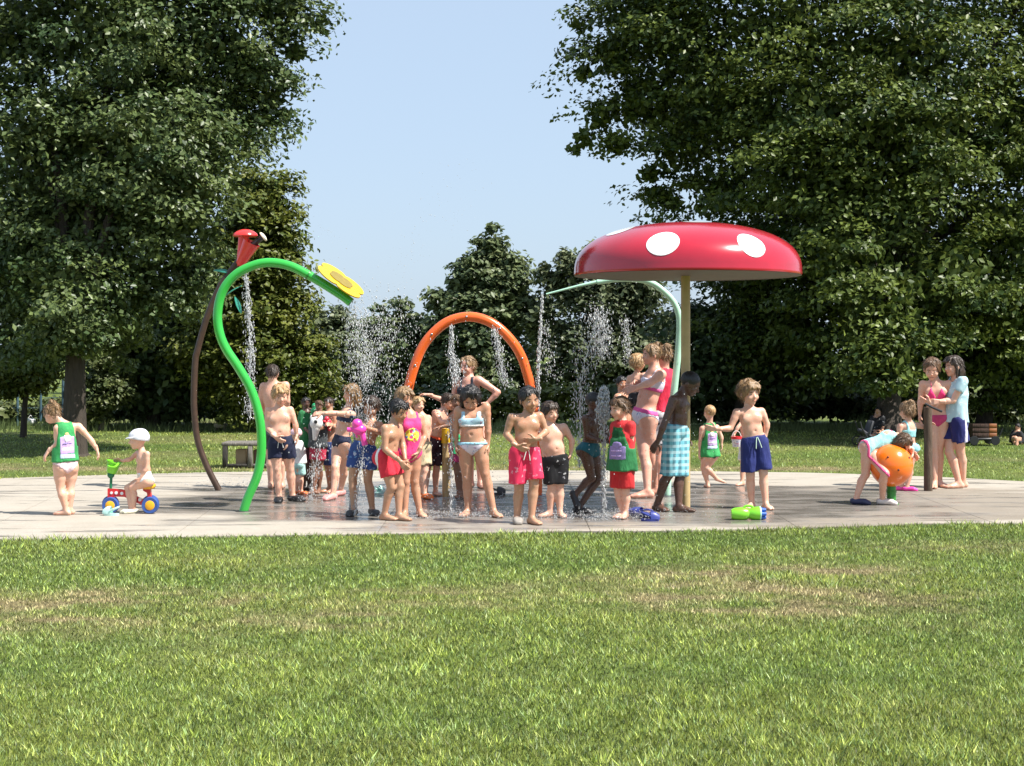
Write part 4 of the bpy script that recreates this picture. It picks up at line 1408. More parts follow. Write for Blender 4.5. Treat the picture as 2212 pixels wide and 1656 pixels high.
    cut = (x - Np[0]) * up[0] + (y - Np[1]) * up[1] + (z - Np[2]) * up[2] + .01 * H
    Hf = np.maximum(Hf, -cut)
    v, q4 = surfnets(Hf, HG.o, hvx)
    VV.append(v); QQ.append(q4 + off)
    me = raw_mesh('person', np.concatenate(VV) - loc, np.concatenate(QQ))
    body_o = link('person', me, skin_mat('skin_' + key, SKIN[skin]), None, loc)
    tag(body_o, label, 'person', group)
    PEOPLE[key] = dict(o=body_o, loc=loc, wr=Wp, el=Ep, base=base, H=H, sh=Sp, hand=[Wp[j] + nv(Wp[j] - Ep[j]) * .055 * H for j in range(2)])
    def part(name, F, gr, vx, mat, par=body_o, lab=None):
        v, q = surfnets(F, gr.o, vx)
        if len(v) < 8: return None
        o = link(name, raw_mesh(name, v - loc, q), mat, par)
        if lab: o['label'] = lab
        return o
    # face
    if eyes:
        dark = plain('eye_dark', (0.03, 0.02, 0.017), 0.25, 0.05)
        white = plain('eye_white', (0.62, 0.58, 0.54), 0.3, 0.03)
        brow = hair_mat('brow_' + key, tuple(c * .7 for c in hair[1]))
        Rm = Matrix([list(r) for r in HR]).transposed()
        for q in (-1, 1):
            MB().ell(hp(q * .145, .335, 0.0), (.052 * u, .028 * u, .017 * u), Rm, 10, 6).build('eye', white, body_o)
            MB().ell(hp(q * .142, .358, 0.0), (.024 * u, .012 * u, .019 * u), Rm, 10, 6).build('pupil', dark, body_o)
            MB().tube([hp(q * .07, .395, .085), hp(q * .15, .385, .105), hp(q * .23, .33, .08)], [.012 * u, .017 * u, .009 * u], 6).build('eyebrow', brow, body_o)
        MB().tube([hp(-.10, .375, -.262), hp(-.04, .396, -.272), hp(.04, .396, -.272), hp(.10, .375, -.262)], [.009 * u, .016 * u, .016 * u, .009 * u], 6).build(
            'mouth', plain('lips_' + skin, tuple(c * k for c, k in zip(SKIN[skin], (.62, .36, .36))), 0.4), body_o)
    # hair
    style, hcol = hair[0], hair[1]
    hm = hair_mat('hair_' + key, hcol)
    q = [(R_[0] * (x - Hc[0]) + R_[1] * (y - Hc[1]) + R_[2] * (z - Hc[2])) / u for R_ in HR]
    hx_, hy_, hz_ = q
    def ED(c, r):
        k0 = np.sqrt(((hx_ - c[0]) / r[0]) ** 2 + ((hy_ - c[1]) / r[1]) ** 2 + ((hz_ - c[2]) / r[2]) ** 2)
        k1 = np.sqrt(((hx_ - c[0]) / r[0] ** 2) ** 2 + ((hy_ - c[1]) / r[1] ** 2) ** 2 + ((hz_ - c[2]) / r[2] ** 2) ** 2)
        return k0 * (k0 - 1) / np.maximum(k1, 1e-6)
    def CD(a, b, ra, rb):
        a = np.array(a); b = np.array(b); ab = b - a
        t = np.clip(((hx_ - a[0]) * ab[0] + (hy_ - a[1]) * ab[1] + (hz_ - a[2]) * ab[2]) / (ab @ ab), 0, 1)
        return np.sqrt((hx_ - a[0] - t * ab[0]) ** 2 + (hy_ - a[1] - t * ab[1]) ** 2 + (hz_ - a[2] - t * ab[2]) ** 2) - (ra + (rb - ra) * t)
    seed = sum(map(ord, key))
    ang = np.arctan2(hx_, hy_ + .1)
    strand = (vnoise(ang * 5, hz_ * 3.0, 0, seed) - .5) * .07 + (vnoise(hx_ * 9, hy_ * 9, hz_ * 4, seed + 3) - .5) * .06
    rough = 1.0
    if style in ('hat', 'cap'):
        hat = np.maximum(ED((0, -.07, .08), (.44, .52, .46)), -(hz_ + .03 - .30 * hy_))
        hat = hat + (vnoise(hx_ * 6, hy_ * 6, hz_ * 6, seed) - .5) * .03
        brim = np.maximum(np.maximum(ED((0, .16, .13), (.40, .46, .045)), -(hy_ - .1)), hz_ - .2)
        part('sun_hat', np.minimum(hat, brim) * u, HG, hvx, hair[2])
    if style != 'hat':
        grow = {'buzz': .012, 'short': .045, 'messy': .075, 'curly': .085, 'long': .05, 'bob': .07, 'bun': .05, 'tail': .05, 'tied': .045, 'cap': .02}.get(style, .05)
        cap_ = ED((0, -.075, .135), (.355 + grow, .43 + grow, .375 + grow))
        face = ED((0, .47, -.20), (.40, .46, .50))
        nape = -(hz_ + .26 + .05 * hy_)                       # cut under the nape
        side_ = np.maximum(np.abs(hx_) - .28, 0) * 0
        hairF = np.maximum(np.maximum(cap_, -face), nape)
        ear = ED((0, .02, -.12), (.60, .16, .16))             # clear round the ears
        hairF = np.maximum(hairF, -ear) if style in ('buzz', 'short', 'messy', 'bun', 'tied', 'tail') else hairF
        if style in ('short', 'messy', 'curly', 'bob', 'long'):
            for q_ in range(5):
                bx = -.2 + .1 * q_
                hairF = np.minimum(hairF, CD((bx, .22, .44), (bx * 1.25 + .03, .40, .24 + .03 * (q_ % 2)), .07, .03))
        if style == 'bob':
            hairF = np.minimum(hairF, np.maximum(np.maximum(ED((0, -.10, -.08), (.44, .42, .56)), -ED((0, .42, -.25), (.36, .42, .62))), -(hz_ + .52)))
        if style == 'long':
            b_ = np.maximum(ED((0, -.22, -.25), (.42, .30, .70)), -ED((0, .38, -.3), (.34, .46, .9)))
            hairF = np.minimum(hairF, b_)
            for q_ in (-1, 1):
                hairF = np.minimum(hairF, CD((q_ * .36, .05, .1), (q_ * .36, .08, -.62), .09, .05))
        if style == 'bun':
            hairF = np.minimum(hairF, ED((0, -.36, .44), (.19, .19, .18)))
        if style == 'tail':
            hairF = np.minimum(hairF, np.minimum(CD((0, -.48, .18), (.03, -.62, -.05), .09, .12), CD((.03, -.62, -.05), (.05, -.55, -.6), .12, .03)))
        if style == 'tied':
            hairF = np.minimum(hairF, CD((0, -.45, .0), (.0, -.46, -.5), .10, .03))
        amp = {'buzz': .15, 'short': .8, 'messy': 1.5, 'curly': 1.9}.get(style, 1.0)
        v, q4 = surfnets((hairF + strand * amp) * u, HG.o, hvx)
        if len(v) > 8:
            # loose wet strands lying over and off the surface
            r_ = np.random.default_rng(seed)
            nst = {'buzz': 0, 'cap': 60}.get(style, 420)
            vs_ = [v - loc]; tri = [np.stack([q4[:, 0], q4[:, 1], q4[:, 2]], 1), np.stack([q4[:, 0], q4[:, 2], q4[:, 3]], 1)]
            if nst:
                rel = (v - Hc) / u
                fy, fz, fx = rel @ hf, rel @ hu2, rel @ hs2
                okv = v[(fy < .12) | ((fz > .36) & (fy < .30))]
                if len(okv) < 20: okv = v
                pk = okv[r_.integers(0, len(okv), nst)]
                on = pk - Hc; on /= np.linalg.norm(on, axis=1)[:, None]
                dn_ = -hu2[None] + r_.normal(size=(nst, 3)) * .40 - hf[None] * .35
                tg = dn_ - on * (dn_ * on).sum(1)[:, None] * .8; tg /= np.linalg.norm(tg, axis=1)[:, None]
                sd = np.cross(on, tg)
                ln_ = (r_.uniform(.12, .30, nst) * u)[:, None]; wd_ = (r_.uniform(.012, .028, nst) * u)[:, None]
                b0 = pk + on * .001
                T3 = np.stack([b0 + sd * wd_, b0 - sd * wd_, b0 + tg * ln_ + on * (r_.uniform(.0, .075, nst) * u)[:, None]], 1).reshape(-1, 3)
                tri.append(np.arange(3 * nst).reshape(-1, 3) + len(v)); vs_.append(T3 - loc)
            link('hair', raw_mesh('hair', np.concatenate(vs_), np.concatenate(tri)), hm, body_o)
    # clothes
    wr_ = (vnoise(X * 13 + 3, Y * 13, Z * 9, seed) - .5) * .010 + (vnoise(X * 34, Y * 34, Z * 22, seed + 5) - .5) * .004
    Ftl = smin(Ft, smin(legs[0][0], legs[1][0], .004), .022 * H)
    ax_ = np.abs(XL)
    def legcut(F, lim):
        """keeps close fitting clothes off the thighs, however the hips are bent"""
        for j in range(2):
            d_ = nv(Kp[j] - Hp[j])
            pr = (G.ax[0][:, None, None] - Hp[j][0]) * d_[0] + (G.ax[1][None, :, None] - Hp[j][1]) * d_[1] + (G.ax[2][None, None, :] - Hp[j][2]) * d_[2]
            F = np.maximum(F, np.where(legs[j][0] < legs[1 - j][0], pr - lim * H, -1))
        return F
    def ring(s0, s1):                                          # between two heights along the spine, in units of L
        return np.maximum(s0 * L - S, S - s1 * L)
    for item in wear:
        kind = item[0]
        o = item[1] if len(item) > 1 and isinstance(item[1], dict) else {}
        name, mat = item[2], item[3]
        if kind == 'trunks':
            t = o.get('len', .75); lo_ = o.get('loose', 1.25); ws = o.get('waist', .22)
            Fg = np.maximum(np.maximum(Ft - .012, S - ws * L), -(S + .08 * H))
            for j in range(2):
                q = G.new()
                d_ = nv(Kp[j] - Hp[j])
                rb_ = (.040 + .014 * (1 - t)) * H * lo_ * 1.08
                out_ = Hp[j] - Hp[1 - j]; out_ = nv(out_ - d_ * (out_ @ d_))
                a0 = Hp[j] + up * .01 * H; b0 = Hp[j] + (Kp[j] - Hp[j]) * t + out_ * max(rb_ - .050 * H, 0) * .9
                ext = b0 + d_ * .05 * H
                G.cap(q, a0, ext, .060 * H * g, rb_, .01, m=.10)
                q = np.maximum(q, (G.ax[0][:, None, None] - b0[0]) * d_[0] + (G.ax[1][None, :, None] - b0[1]) * d_[1] + (G.ax[2][None, None, :] - b0[2]) * d_[2])
                Fg = np.minimum(Fg, q) if j else smin(Fg, q, .012)
            Fg = np.maximum(Fg, S - ws * L)
            fold_ = (vnoise(XL * 42, YF * 42, S * 7, seed + 9) - .5) * .014 * np.clip(-S / (.12 * H), 0, 1)
            Fg = Fg + fold_
            main = part(name, Fg + wr_, G, vx_, mat)
            if o.get('band'):
                part('waistband', np.maximum(np.maximum(Fg - .004, -(S - (ws - .07) * L)), S - (ws + .01) * L), G, vx_, o['band'], main or body_o)
            if o.get('string') is not None and main is not None:
                w0 = Pc + up * (ws - .03) * L + fwd * (.078 * H)
                for q_ in (-1, 1):
                    sd_ = side * q_ * .012 * H
                    MB().tube([w0 + sd_ * .3, w0 + sd_ - up * .03 * H + fwd * .006, w0 + sd_ * 1.9 - up * .085 * H + fwd * .004], .004, 6).build('drawstring', o['string'], main)
            if o.get('stripe') is not None and main is not None:
                for q_ in (-1, 1):
                    part('side_stripe', np.maximum(np.maximum(Fg - .004 + wr_, .072 * H - q_ * XL * 1.0), np.abs(YF + .01 * H) - .016 * H), G, vx_, o['stripe'], main)
        elif kind == 'brief':
            ws = o.get('waist', .17); sl_ = o.get('cut', .9); lo2 = o.get('low', -.062)
            lf = lo2 * H + sl_ * ax_ - S
            main = part(name, legcut(np.maximum(np.maximum(Ftl - .006, S - ws * L), lf), o.get('lim', .062)), G, vx_, mat)
            if o.get('trim') is not None and main is not None:
                part('trim', np.maximum(np.maximum(Ftl - .010, S - (ws + .012) * L), (ws - .075) * L - S), G, vx_, o['trim'], main)
        elif kind == 'band':
            s0, s1 = o.get('s', (.62, .86))
            if o.get('front'):                                # triangle cups
                cups = np.minimum(np.abs(XL - .040 * H), np.abs(XL + .040 * H))
                up_ = S - s0 * L
                tri = np.maximum(cups - .044 * H * (1 - up_ / ((s1 - s0) * L)), -(up_))
                tri = np.maximum(tri, -YF)
                bandF = np.minimum(np.maximum(Ft - .008, tri), np.maximum(Ft - .005, ring(s0, s0 + .035)))
                strap = np.maximum(Ftn - .005, np.maximum(np.abs(ax_ - .036 * H) - .005, np.maximum(-YF, S - 1.0 * L)))
                strap = np.maximum(strap, (s1 - .03) * L - S)
                bandF = np.minimum(bandF, strap)
            else:
                bandF = np.maximum(Ft - .008, ring(s0, s1))
                if o.get('straps', True):
                    st = np.maximum(Ftn - .007, np.abs(ax_ - .055 * H) - o.get('strapw', .010))
                    bandF = np.minimum(bandF, np.maximum(np.maximum(st, s1 * L - S), S - 1.02 * L))
            main = part(name, bandF + wr_ * .4, G, vx_, mat)
            if o.get('trim') is not None and main is not None:
                part('trim', np.maximum(Ft - .012, ring(s0 - .02, s0 + .055)), G, vx_, o['trim'], main)
        elif kind == 'suit':
            lf = o.get('low', -.062) * H + o.get('cut', .75) * ax_ - S
            top = S - o.get('top', .80) * L
            s_ = legcut(np.maximum(np.maximum(Ftl - .006, top), lf), .062)
            s_ = np.maximum(s_, np.where(S > .62 * L, ax_ - .078 * H, -1))
            st = np.maximum(Ftn - .006, np.abs(ax_ - .045 * H) - .012 * H)
            s_ = np.minimum(s_, np.maximum(np.maximum(st, .70 * L - S), S - 1.0 * L))
            main = part(name, s_ + wr_ * .4, G, vx_, mat)
            if o.get('print') is not None and main is not None:
                blob = np.sqrt((XL / (.06 * H)) ** 2 + ((S - .47 * L) / (.17 * L)) ** 2) - 1
                part('print', np.maximum(np.maximum(Ftl - .010, np.maximum(blob * .05, -YF)), (vnoise(X * 45, Y * 45, Z * 45, 4) - .62) * .05), G, vx_, o['print'], main)
            if o.get('trim') is not None and main is not None:
                part('trim', np.minimum(np.maximum(np.maximum(Ftl - .010, S - .45 * L), np.maximum(lf, -(lf + .024 * H))),
                                        np.maximum(np.maximum(np.maximum(Ftl - .010, top), -(top + .05 * L)), ax_ - .08 * H)), G, vx_, o['trim'], main)
        elif kind in ('bib', 'tee'):
            s0 = o.get('s0', -.10); s1 = 1.0
            fl = o.get('flare', 1.0)
            t = np.clip(S / L, -.6, 1.1)
            rx = (.090 + .028 * fl * (1 - t)) * H * g; ry = (.066 + .032 * fl * (1 - t)) * H * g
            fold_ = (vnoise(XL * 26, YF * 26, S * 5, seed + 9) - .5) * .018 * np.clip(1.1 - t, .25, 1)
            fr = (np.sqrt((XL / rx) ** 2 + ((YF - .004 * H) / ry) ** 2) - 1) * ry
            fr = np.maximum(fr, S - .62 * L)
            B = smin(Ftn - .010, fr, .05) + fold_
            B = np.maximum(B, s0 * L - S)
            if kind == 'bib':
                B = np.maximum(B, np.where(S > .45 * L, ax_ - (.088 - .02 * np.clip((S / L - .45) / .3, 0, 1)) * H, -1))
                B = np.maximum(B, S - 1.00 * L)
            else:
                for j in range(2):
                    q_ = G.new()
                    d_ = nv(Ep[j] - Sp[j]); b0 = Sp[j] + (Ep[j] - Sp[j]) * o.get('sleeve', .55)
                    G.cap(q_, Sp[j] - d_ * .01, b0 + d_ * .03, .044 * H, .043 * H, .01)
                    q_ = np.maximum(q_, (G.ax[0][:, None, None] - b0[0]) * d_[0] + (G.ax[1][None, :, None] - b0[1]) * d_[1] + (G.ax[2][None, None, :] - b0[2]) * d_[2])
                    B = smin(B, q_, .012)
                B = np.maximum(B, S - 1.03 * L)
            hole = np.sqrt(XL ** 2 + (YF - .01 * H) ** 2) - o.get('hole', .045) * H
            B = np.maximum(B, np.where(S > .90 * L, -hole, -1))
            main = part(name, B + wr_ * 1.2, G, vx_, mat)
            if main is not None and o.get('print'):
                sg = o.get('face', 1)
                for (nm, cx_, cs, rx_, rs, m_) in o['print']:
                    d_ = np.sqrt(((XL - cx_ * H) / (rx_ * H)) ** 2 + ((S - cs * L) / (rs * L)) ** 2)
                    sq = np.maximum(np.abs(XL - cx_ * H) - rx_ * H, np.abs(S - cs * L) - rs * L)
                    shape = (d_ - 1) * .05 if nm.endswith('round') else sq
                    lift = .003 + .0015 * o['print'].index((nm, cx_, cs, rx_, rs, m_))
                    part('print', np.maximum(np.maximum(B + wr_ * 1.2 - lift, shape), -sg * YF), G, vx_, m_, main)
    # shoes
    if shoes is not None:
        for j in range(2):
            sp = shoes[j]
            if sp is None: continue
            _, _, tdir, heel, ball, toe = legs[j]
            q_ = G.new(); sv = np.cross(tdir, (0, 0, 1))
            upz = np.array([0, 0, .008 * H]) if ground[j] else np.zeros(3)
            for z_ in (-1, 1):
                G.cap(q_, heel + upz, ball + upz + sv * z_ * .014 * H, .027 * H, .0235 * H, .012)
                G.cap(q_, ball + upz + sv * z_ * .014 * H, toe + sv * z_ * .010 * H, .0235 * H, .020 * H, .012)
            if ground[j]:
                zz = G.ax[2][None, None, :]
                q_ = np.maximum(np.maximum(q_, -(zz - .0005) + 0 * q_), zz - (.050 * H))
            part('shoe', q_, G, vx_, sp)
    return body_o
# ---------------------------------------------------------------- the people
T = cloth
NAVY = T('navy_cloth', (.012, .016, .045)); BLACKC = printed('black_print', (.012, .012, .014), [(.5, .5, .5), (.012, .012, .014), (.012, .012, .014), (.3, .3, .32)], 26, .22)
BIBG = T('bib_green', (.035, .30, .085)); BIBD = T('bib_dark_green', (.025, .17, .055))
LAV = T('lavender_print', (.55, .38, .70)); PWHITE = T('print_white', (.75, .74, .78)); PBLUE = T('print_pale_blue', (.50, .66, .78)); PPURP = T('print_purple', (.26, .20, .42)); PYEL = T('print_yellow', (.75, .55, .22))
WHITEC = T('white_cloth', (.78, .77, .76)); AQUA = T('aqua_cloth', (.33, .70, .72)); MINTC = T('mint_cloth', (.40, .66, .62)); PINKHOT = T('hot_pink', (.80, .05, .22))
PINKR = printed('pink_floral', (.75, .035, .10), [(.85, .30, .36), (.75, .035, .10), (.82, .2, .28)], 24, .30)
CROCW = plain('shoe_cream', (.75, .74, .58), .45); SHOEB = plain('shoe_black', (.015, .015, .017), .4); CLOG = plain('shoe_charcoal', (.03, .03, .033), .5); SANDP = plain('shoe_pink', (.70, .30, .28), .5)
CROCP = plain('shoe_magenta', (.80, .06, .35), .4); SHOEN = plain('shoe_navy', (.03, .035, .09), .5); SHOEL = plain('shoe_pale', (.62, .56, .52), .5); SHOEO = plain('shoe_orange', (.75, .16, .03), .45)
STRING = plain('cord_white', (.75, .75, .72), .6)
BIBPRINT = [('lav', 0, .48, .062, .20, LAV), ('w', .0, .40, .058, .05, PWHITE), ('blue', 0, .24, .066, .05, PBLUE), ('pale_round', 0, .64, .035, .09, PWHITE), ('y_round', .0, .72, .020, .05, PYEL), ('purple', 0, .52, .040, .018, PPURP)]

BLOND = (.42, .26, .12); DBLOND = (.24, .145, .07); BROWNH = (.11, .060, .030); BLACKH = (.012, .010, .010); DBROWN = (.045, .028, .018)

person('girl_bib', 'girl in green bib with purple print seen from behind, looking down at her side', 'C1', -148, 1.15, 'light',
       (290, 425, 108, -120, 38, 0), (415, 500), ((345, 572), (572, 552)), ((375, 712), (700, 690)), ((245, 825), (768, 800)),
       ((372, 985), (498, 985)), ((378, 1215), (482, 1205)), ((440, 1447), (478, 1440)), ('bun', DBLOND),
       [('brief', {'waist': .20}, 'swim_bottoms', T('pale_pink', (.70, .50, .52))),
        ('bib', {'s0': .12, 'flare': .5, 'print': BIBPRINT, 'face': -1}, 'bib', BIBG)], toes=(-95, -85), hands=((205, 885), (795, 878)), girth=1.08)

person('toddler_bike', 'toddler in a pale grey sun hat sitting on the toy bike', 'C1', -72, .88, 'light',
       (1208, 690, 108, -75, 8, 0), (1248, 808), ((1205, 838, .02), (1305, 845)), ((1125, 905, -.02), (1300, 1000)), ((1030, 920, -.03), (1232, 1105)),
       ((1275, 1135), (1300, 1140)), ((1095, 1205, .0), (1145, 1205)), ((1130, 1440), (1165, 1440)), ('hat', BLOND, printed('hat_grey', (.62, .63, .68), [(.45, .46, .52), (.62, .63, .68)], 40, .3)),
       [('brief', {'waist': .30, 'cut': .95, 'low': -.085}, 'nappy', WHITEC)], toes=(-80, -60), hands=((985, 915), (1205, 1160)), shoes=(CROCW, CROCW), girth=1.15)

person('boy_blond_navy', 'blond boy in navy shorts with white drawstring and black shoes', 'C3', 4, 1.30, 'light',
       (998, 435, 97, 18, 14, 4), (985, 543), ((888, 580), (1088, 570)), ((868, 725), (1138, 700)), ((950, 825, -.12), (1150, 805)),
       ((948, 912), (1062, 908)), ((965, 1130), (1088, 1130)), ((985, 1392), (1112, 1382)), ('messy', BLOND),
       [('trunks', {'len': .55, 'waist': .26, 'string': STRING}, 'swim_shorts', NAVY)], toes=(5, 62), hands=((1010, 872), None), shoes=(SHOEB, SHOEB), girth=1.08)

person('teen_back', 'dark haired bather standing with bare back to the camera behind the green pipe', 'C3', 178, 1.46, 'light',
       (925, 222, 76, 170, 8, 0), (925, 305), ((838, 345), (1045, 335)), ((802, 490), (1065, 490)), ((850, 585, .08), (1040, 590, .1)),
       ((893, 765), (1000, 765)), ((905, 1010), (1005, 1010)), ((908, 1262), (1008, 1262)), ('short', DBROWN),
       [('trunks', {'len': .7}, 'swim_shorts', T('grey_shorts', (.06, .06, .07)))], toes=(175, 185), eyes=False)

person('toddler_white', 'toddler in white shirt, pale pink cap and mint shorts beside the blond boy', 'C3', 170, .80, 'light',
       (1140, 800, 58, -120, 10, 0), (1148, 868), ((1112, 892), (1186, 890)), ((1100, 965), (1205, 965)), ((1108, 1030), (1208, 1032)),
       ((1140, 1082), (1190, 1082)), ((1150, 1205), (1192, 1205)), ((1152, 1338), (1194, 1340)), ('cap', BLOND, T('cap_pink', (.75, .52, .60))),
       [('trunks', {'len': .85, 'loose': 1.3}, 'shorts', MINTC), ('tee', {'s0': .0, 'flare': .6}, 'shirt', WHITEC)], toes=(150, 60), shoes=(SHOEO, SHOEO), girth=1.1, vox=.0085, eyes=False)

person('kid_green_shirt', 'dark skinned child in dark green shirt and maroon shorts lifting a green water gun', 'C4', 18, 1.10, 'dark',
       (165, 345, 56, 25, 5, 0), (172, 420), ((130, 465), (215, 462)), ((112, 565), (262, 545)), ((190, 640, -.1), (250, 455, -.12)),
       ((155, 800), (208, 800)), ((148, 1005), (205, 1000)), ((142, 1215), (200, 1212)), ('short', BLACKH),
       [('trunks', {'len': .85}, 'shorts', T('maroon', (.09, .02, .03))), ('tee', {'s0': .0, 'flare': .4}, 'shirt', BIBD)], toes=(-20, 30), hands=(None, (240, 440)), vox=.0095)

person('kid_white_toy', 'brown skinned child in red shorts aiming a white animal shaped water squirter', 'C4', -18, 1.06, 'brown',
       (298, 372, 52, -15, 10, 0), (298, 445), ((256, 490), (342, 488)), ((232, 590), (352, 595)), ((258, 600, -.16), (300, 615, -.16)),
       ((262, 815), (314, 812)), ((258, 1025), (306, 1025)), ((248, 1245), (298, 1238)), ('short', BROWNH),
       [('trunks', {'len': .55}, 'shorts', T('crimson', (.45, .03, .07))), ('tee', {'s0': .02, 'flare': .4}, 'shirt', T('charcoal', (.05, .06, .065)))], toes=(-40, 0), vox=.0095)

person('boy_red_toy', 'boy in blue patterned shorts half hidden behind a girl with outstretched arm', 'C4', -30, 1.13, 'tan',
       (402, 350, 58, -35, 8, 0), (402, 430), ((352, 480), (452, 480)), ((335, 600), (470, 600)), ((372, 545, -.12), (425, 575, -.12)),
       ((372, 835), (428, 835)), ((395, 1030), (440, 1035)), ((412, 1225), (452, 1230)), ('short', DBROWN),
       [('trunks', {'len': .75, 'loose': 1.4}, 'swim_shorts', printed('blue_print', (.02, .045, .15), [(.05, .12, .30), (.02, .045, .15), (.25, .3, .4)], 26, .3))], toes=(-50, -30), vox=.0095)

person('girl_arm', 'girl with wet brown hair and navy bikini stretching one arm straight out', 'C4', -58, 1.30, 'light',
       (632, 245, 92, -68, 10, -8), (598, 395), ((560, 455), (645, 465)), ((500, 575), (480, 452, -.05)), ((585, 640, -.08), (330, 452, -.1)),
       ((500, 765), (560, 765)), ((470, 1010, -.05), (552, 1005)), ((442, 1300), (525, 1245)), ('long', DBLOND),
       [('brief', {'waist': .24, 'cut': .8}, 'bikini_bottoms', NAVY), ('band', {'s': (.62, .84)}, 'bikini_top', T('navy_top', (.03, .04, .09)))], toes=(-30, -45), hands=(None, (262, 455)), shoes=(SANDP, SANDP))

person('boy_pink_gun', 'boy in blue floral shorts gripping a hot pink water gun, dark clogs on', 'C4', -22, 1.22, 'olive',
       (838, 388, 108, -18, 16, -4), (848, 520), ((768, 585), (930, 575)), ((735, 700), (962, 660)), ((700, 640, -.22), (800, 605, -.24)),
       ((695, 835), (815, 830)), ((648, 1130), (805, 1145)), ((660, 1452), (852, 1448)), ('short', DBROWN),
       [('trunks', {'len': .62, 'loose': 1.25, 'waist': .26}, 'swim_shorts', printed('blue_floral', (.025, .06, .22), [(.10, .22, .45), (.025, .06, .22), (.4, .45, .6)], 24, .32))], toes=(-15, 25), hands=((690, 620), (755, 590)), shoes=(CLOG, CLOG), girth=1.05)

person('boy_red_shorts', 'skinny stooping boy in red shorts with black and white side stripe', 'C4', 52, 1.27, 'olive',
       (1128, 428, 112, 48, 22, 6), (1068, 560), ((985, 605), (1125, 600)), ((985, 825, -.03), (1165, 760)), ((1140, 950, -.10), (1192, 930, -.1)),
       ((960, 905), (1050, 905)), ((1050, 1215), (1140, 1205)), ((975, 1497), (1128, 1500)), ('short', BLACKH),
       [('trunks', {'len': .62, 'loose': 1.14, 'waist': .22, 'stripe': WHITEC}, 'swim_shorts', T('red_shorts', (.62, .025, .05)))], toes=(62, 58), hands=((1205, 1030), None), girth=.95)

person('girl_pink_suit', 'girl in hot pink swimsuit with yellow and blue flower print', 'C4', 22, 1.28, 'tan',
       (1185, 298, 110, 35, 12, 5), (1245, 432), ((1172, 498), (1345, 495)), ((1140, 680), (1395, 680)), ((1150, 820), (1330, 850, -.1)),
       ((1185, 885), (1290, 885)), ((1195, 1160), (1288, 1155)), ((1190, 1470), (1342, 1462)), ('bob', DBLOND),
       [('suit', {'cut': .75, 'top': .86, 'print': printed('flower_print', (.8, .55, .05), [(.05, .22, .42), (.8, .6, .1), (.35, .6, .7), (.8, .55, .05)], 30, .6)}, 'swimsuit', PINKHOT)], toes=(-10, 25), hands=(None, (1290, 930)))

person('kid_blond_behind', 'blond child in cream swim shorts and orange shoes behind the pink swimsuit girl', 'C4', 35, 1.13, 'light',
       (1328, 362, 78, 40, 5, 0), (1362, 455), ((1325, 492), (1432, 500)), ((1315, 620), (1442, 635)), ((1330, 730), (1410, 740)),
       ((1345, 830), (1400, 830)), ((1362, 1045), (1396, 1045)), ((1372, 1278), (1396, 1288)), ('short', BLOND),
       [('trunks', {'len': .7}, 'swim_shorts', T('cream_shorts', (.60, .48, .30)))], toes=(30, 40), shoes=(SHOEO, SHOEO), vox=.0095)

person('boy_orange_band', 'boy in dark patterned shorts with orange waistband raising one arm', 'C5', 28, 1.18, 'light',
       (358, 482, 76, 40, 10, 10), (305, 548), ((232, 580), (322, 572)), ((292, 668, -.08), (300, 462, .06)), ((372, 655, -.12), (172, 415, .04)),
       ((188, 880), (252, 880)), ((160, 1095), (244, 1095)), ((142, 1308), (234, 1300)), ('short', DBROWN),
       [('trunks', {'len': .85, 'loose': 1.35, 'waist': .24, 'band': T('orange_band', (.75, .10, .03))}, 'swim_shorts', printed('dark_print', (.04, .02, .03), [(.2, .08, .08), (.04, .02, .03), (.3, .28, .3)], 26, .3))], toes=(-20, 30), hands=(None, (120, 410)), vox=.0095)

person('woman_arch', 'blond woman with hand on hip standing under the orange arch', 'C5', -22, 1.56, 'pink',
       (528, 155, 88, -38, 6, 4), (535, 250), ((432, 285), (632, 278)), ((405, 430), (808, 392)), ((445, 560, -.1), (718, 485)),
       ((500, 690), (628, 690)), ((535, 955), (640, 955)), ((560, 1215), (648, 1218)), ('tied', DBLOND),
       [('suit', {'top': .80}, 'swimsuit', T('dark_suit', (.03, .03, .045)))], toes=(-20, 20), hands=(None, (680, 520)))

person('girl_bikini', 'girl with long black hair in light blue and white bikini, head bowed', 'C5', -6, 1.38, 'tan',
       (558, 452, 112, 0, 34, 0), (568, 572), ((445, 560), (700, 525)), ((418, 720), (718, 715)), ((425, 870), (716, 875)),
       ((510, 905), (640, 885)), ((525, 1180), (690, 1140)), ((532, 1475), (768, 1482)), ('long', BLACKH),
       [('brief', {'waist': .14, 'cut': .85, 'trim': T('sky_trim', (.30, .58, .72))}, 'bikini_bottoms', printed('bikini_print', (.70, .66, .74), [(.45, .25, .45), (.30, .4, .6), (.70, .66, .74)], 36, .35)),
        ('band', {'s': (.60, .82), 'strapw': .020, 'trim': WHITEC}, 'bikini_top', printed('bikini_blue', (.42, .64, .74), [(.6, .35, .45), (.42, .64, .74), (.25, .3, .5)], 36, .3))], toes=(-25, 30), hands=(None, (724, 955)))

person('kid_behind_bikini', 'brown skinned child in magenta shorts behind the girl with black hair', 'C5', -10, 1.14, 'brown',
       (425, 478, 62, -20, 8, 0), (425, 565), ((388, 605), (470, 602)), ((385, 690, -.05), (482, 690)), ((275, 712, -.12), (450, 800, -.08)),
       ((415, 930), (470, 930)), ((438, 1130), (480, 1128)), ((452, 1322), (484, 1322)), ('short', BROWNH),
       [('trunks', {'len': .5}, 'swim_shorts', T('magenta_shorts', (.35, .03, .12)))], toes=(-10, 10), vox=.0095)

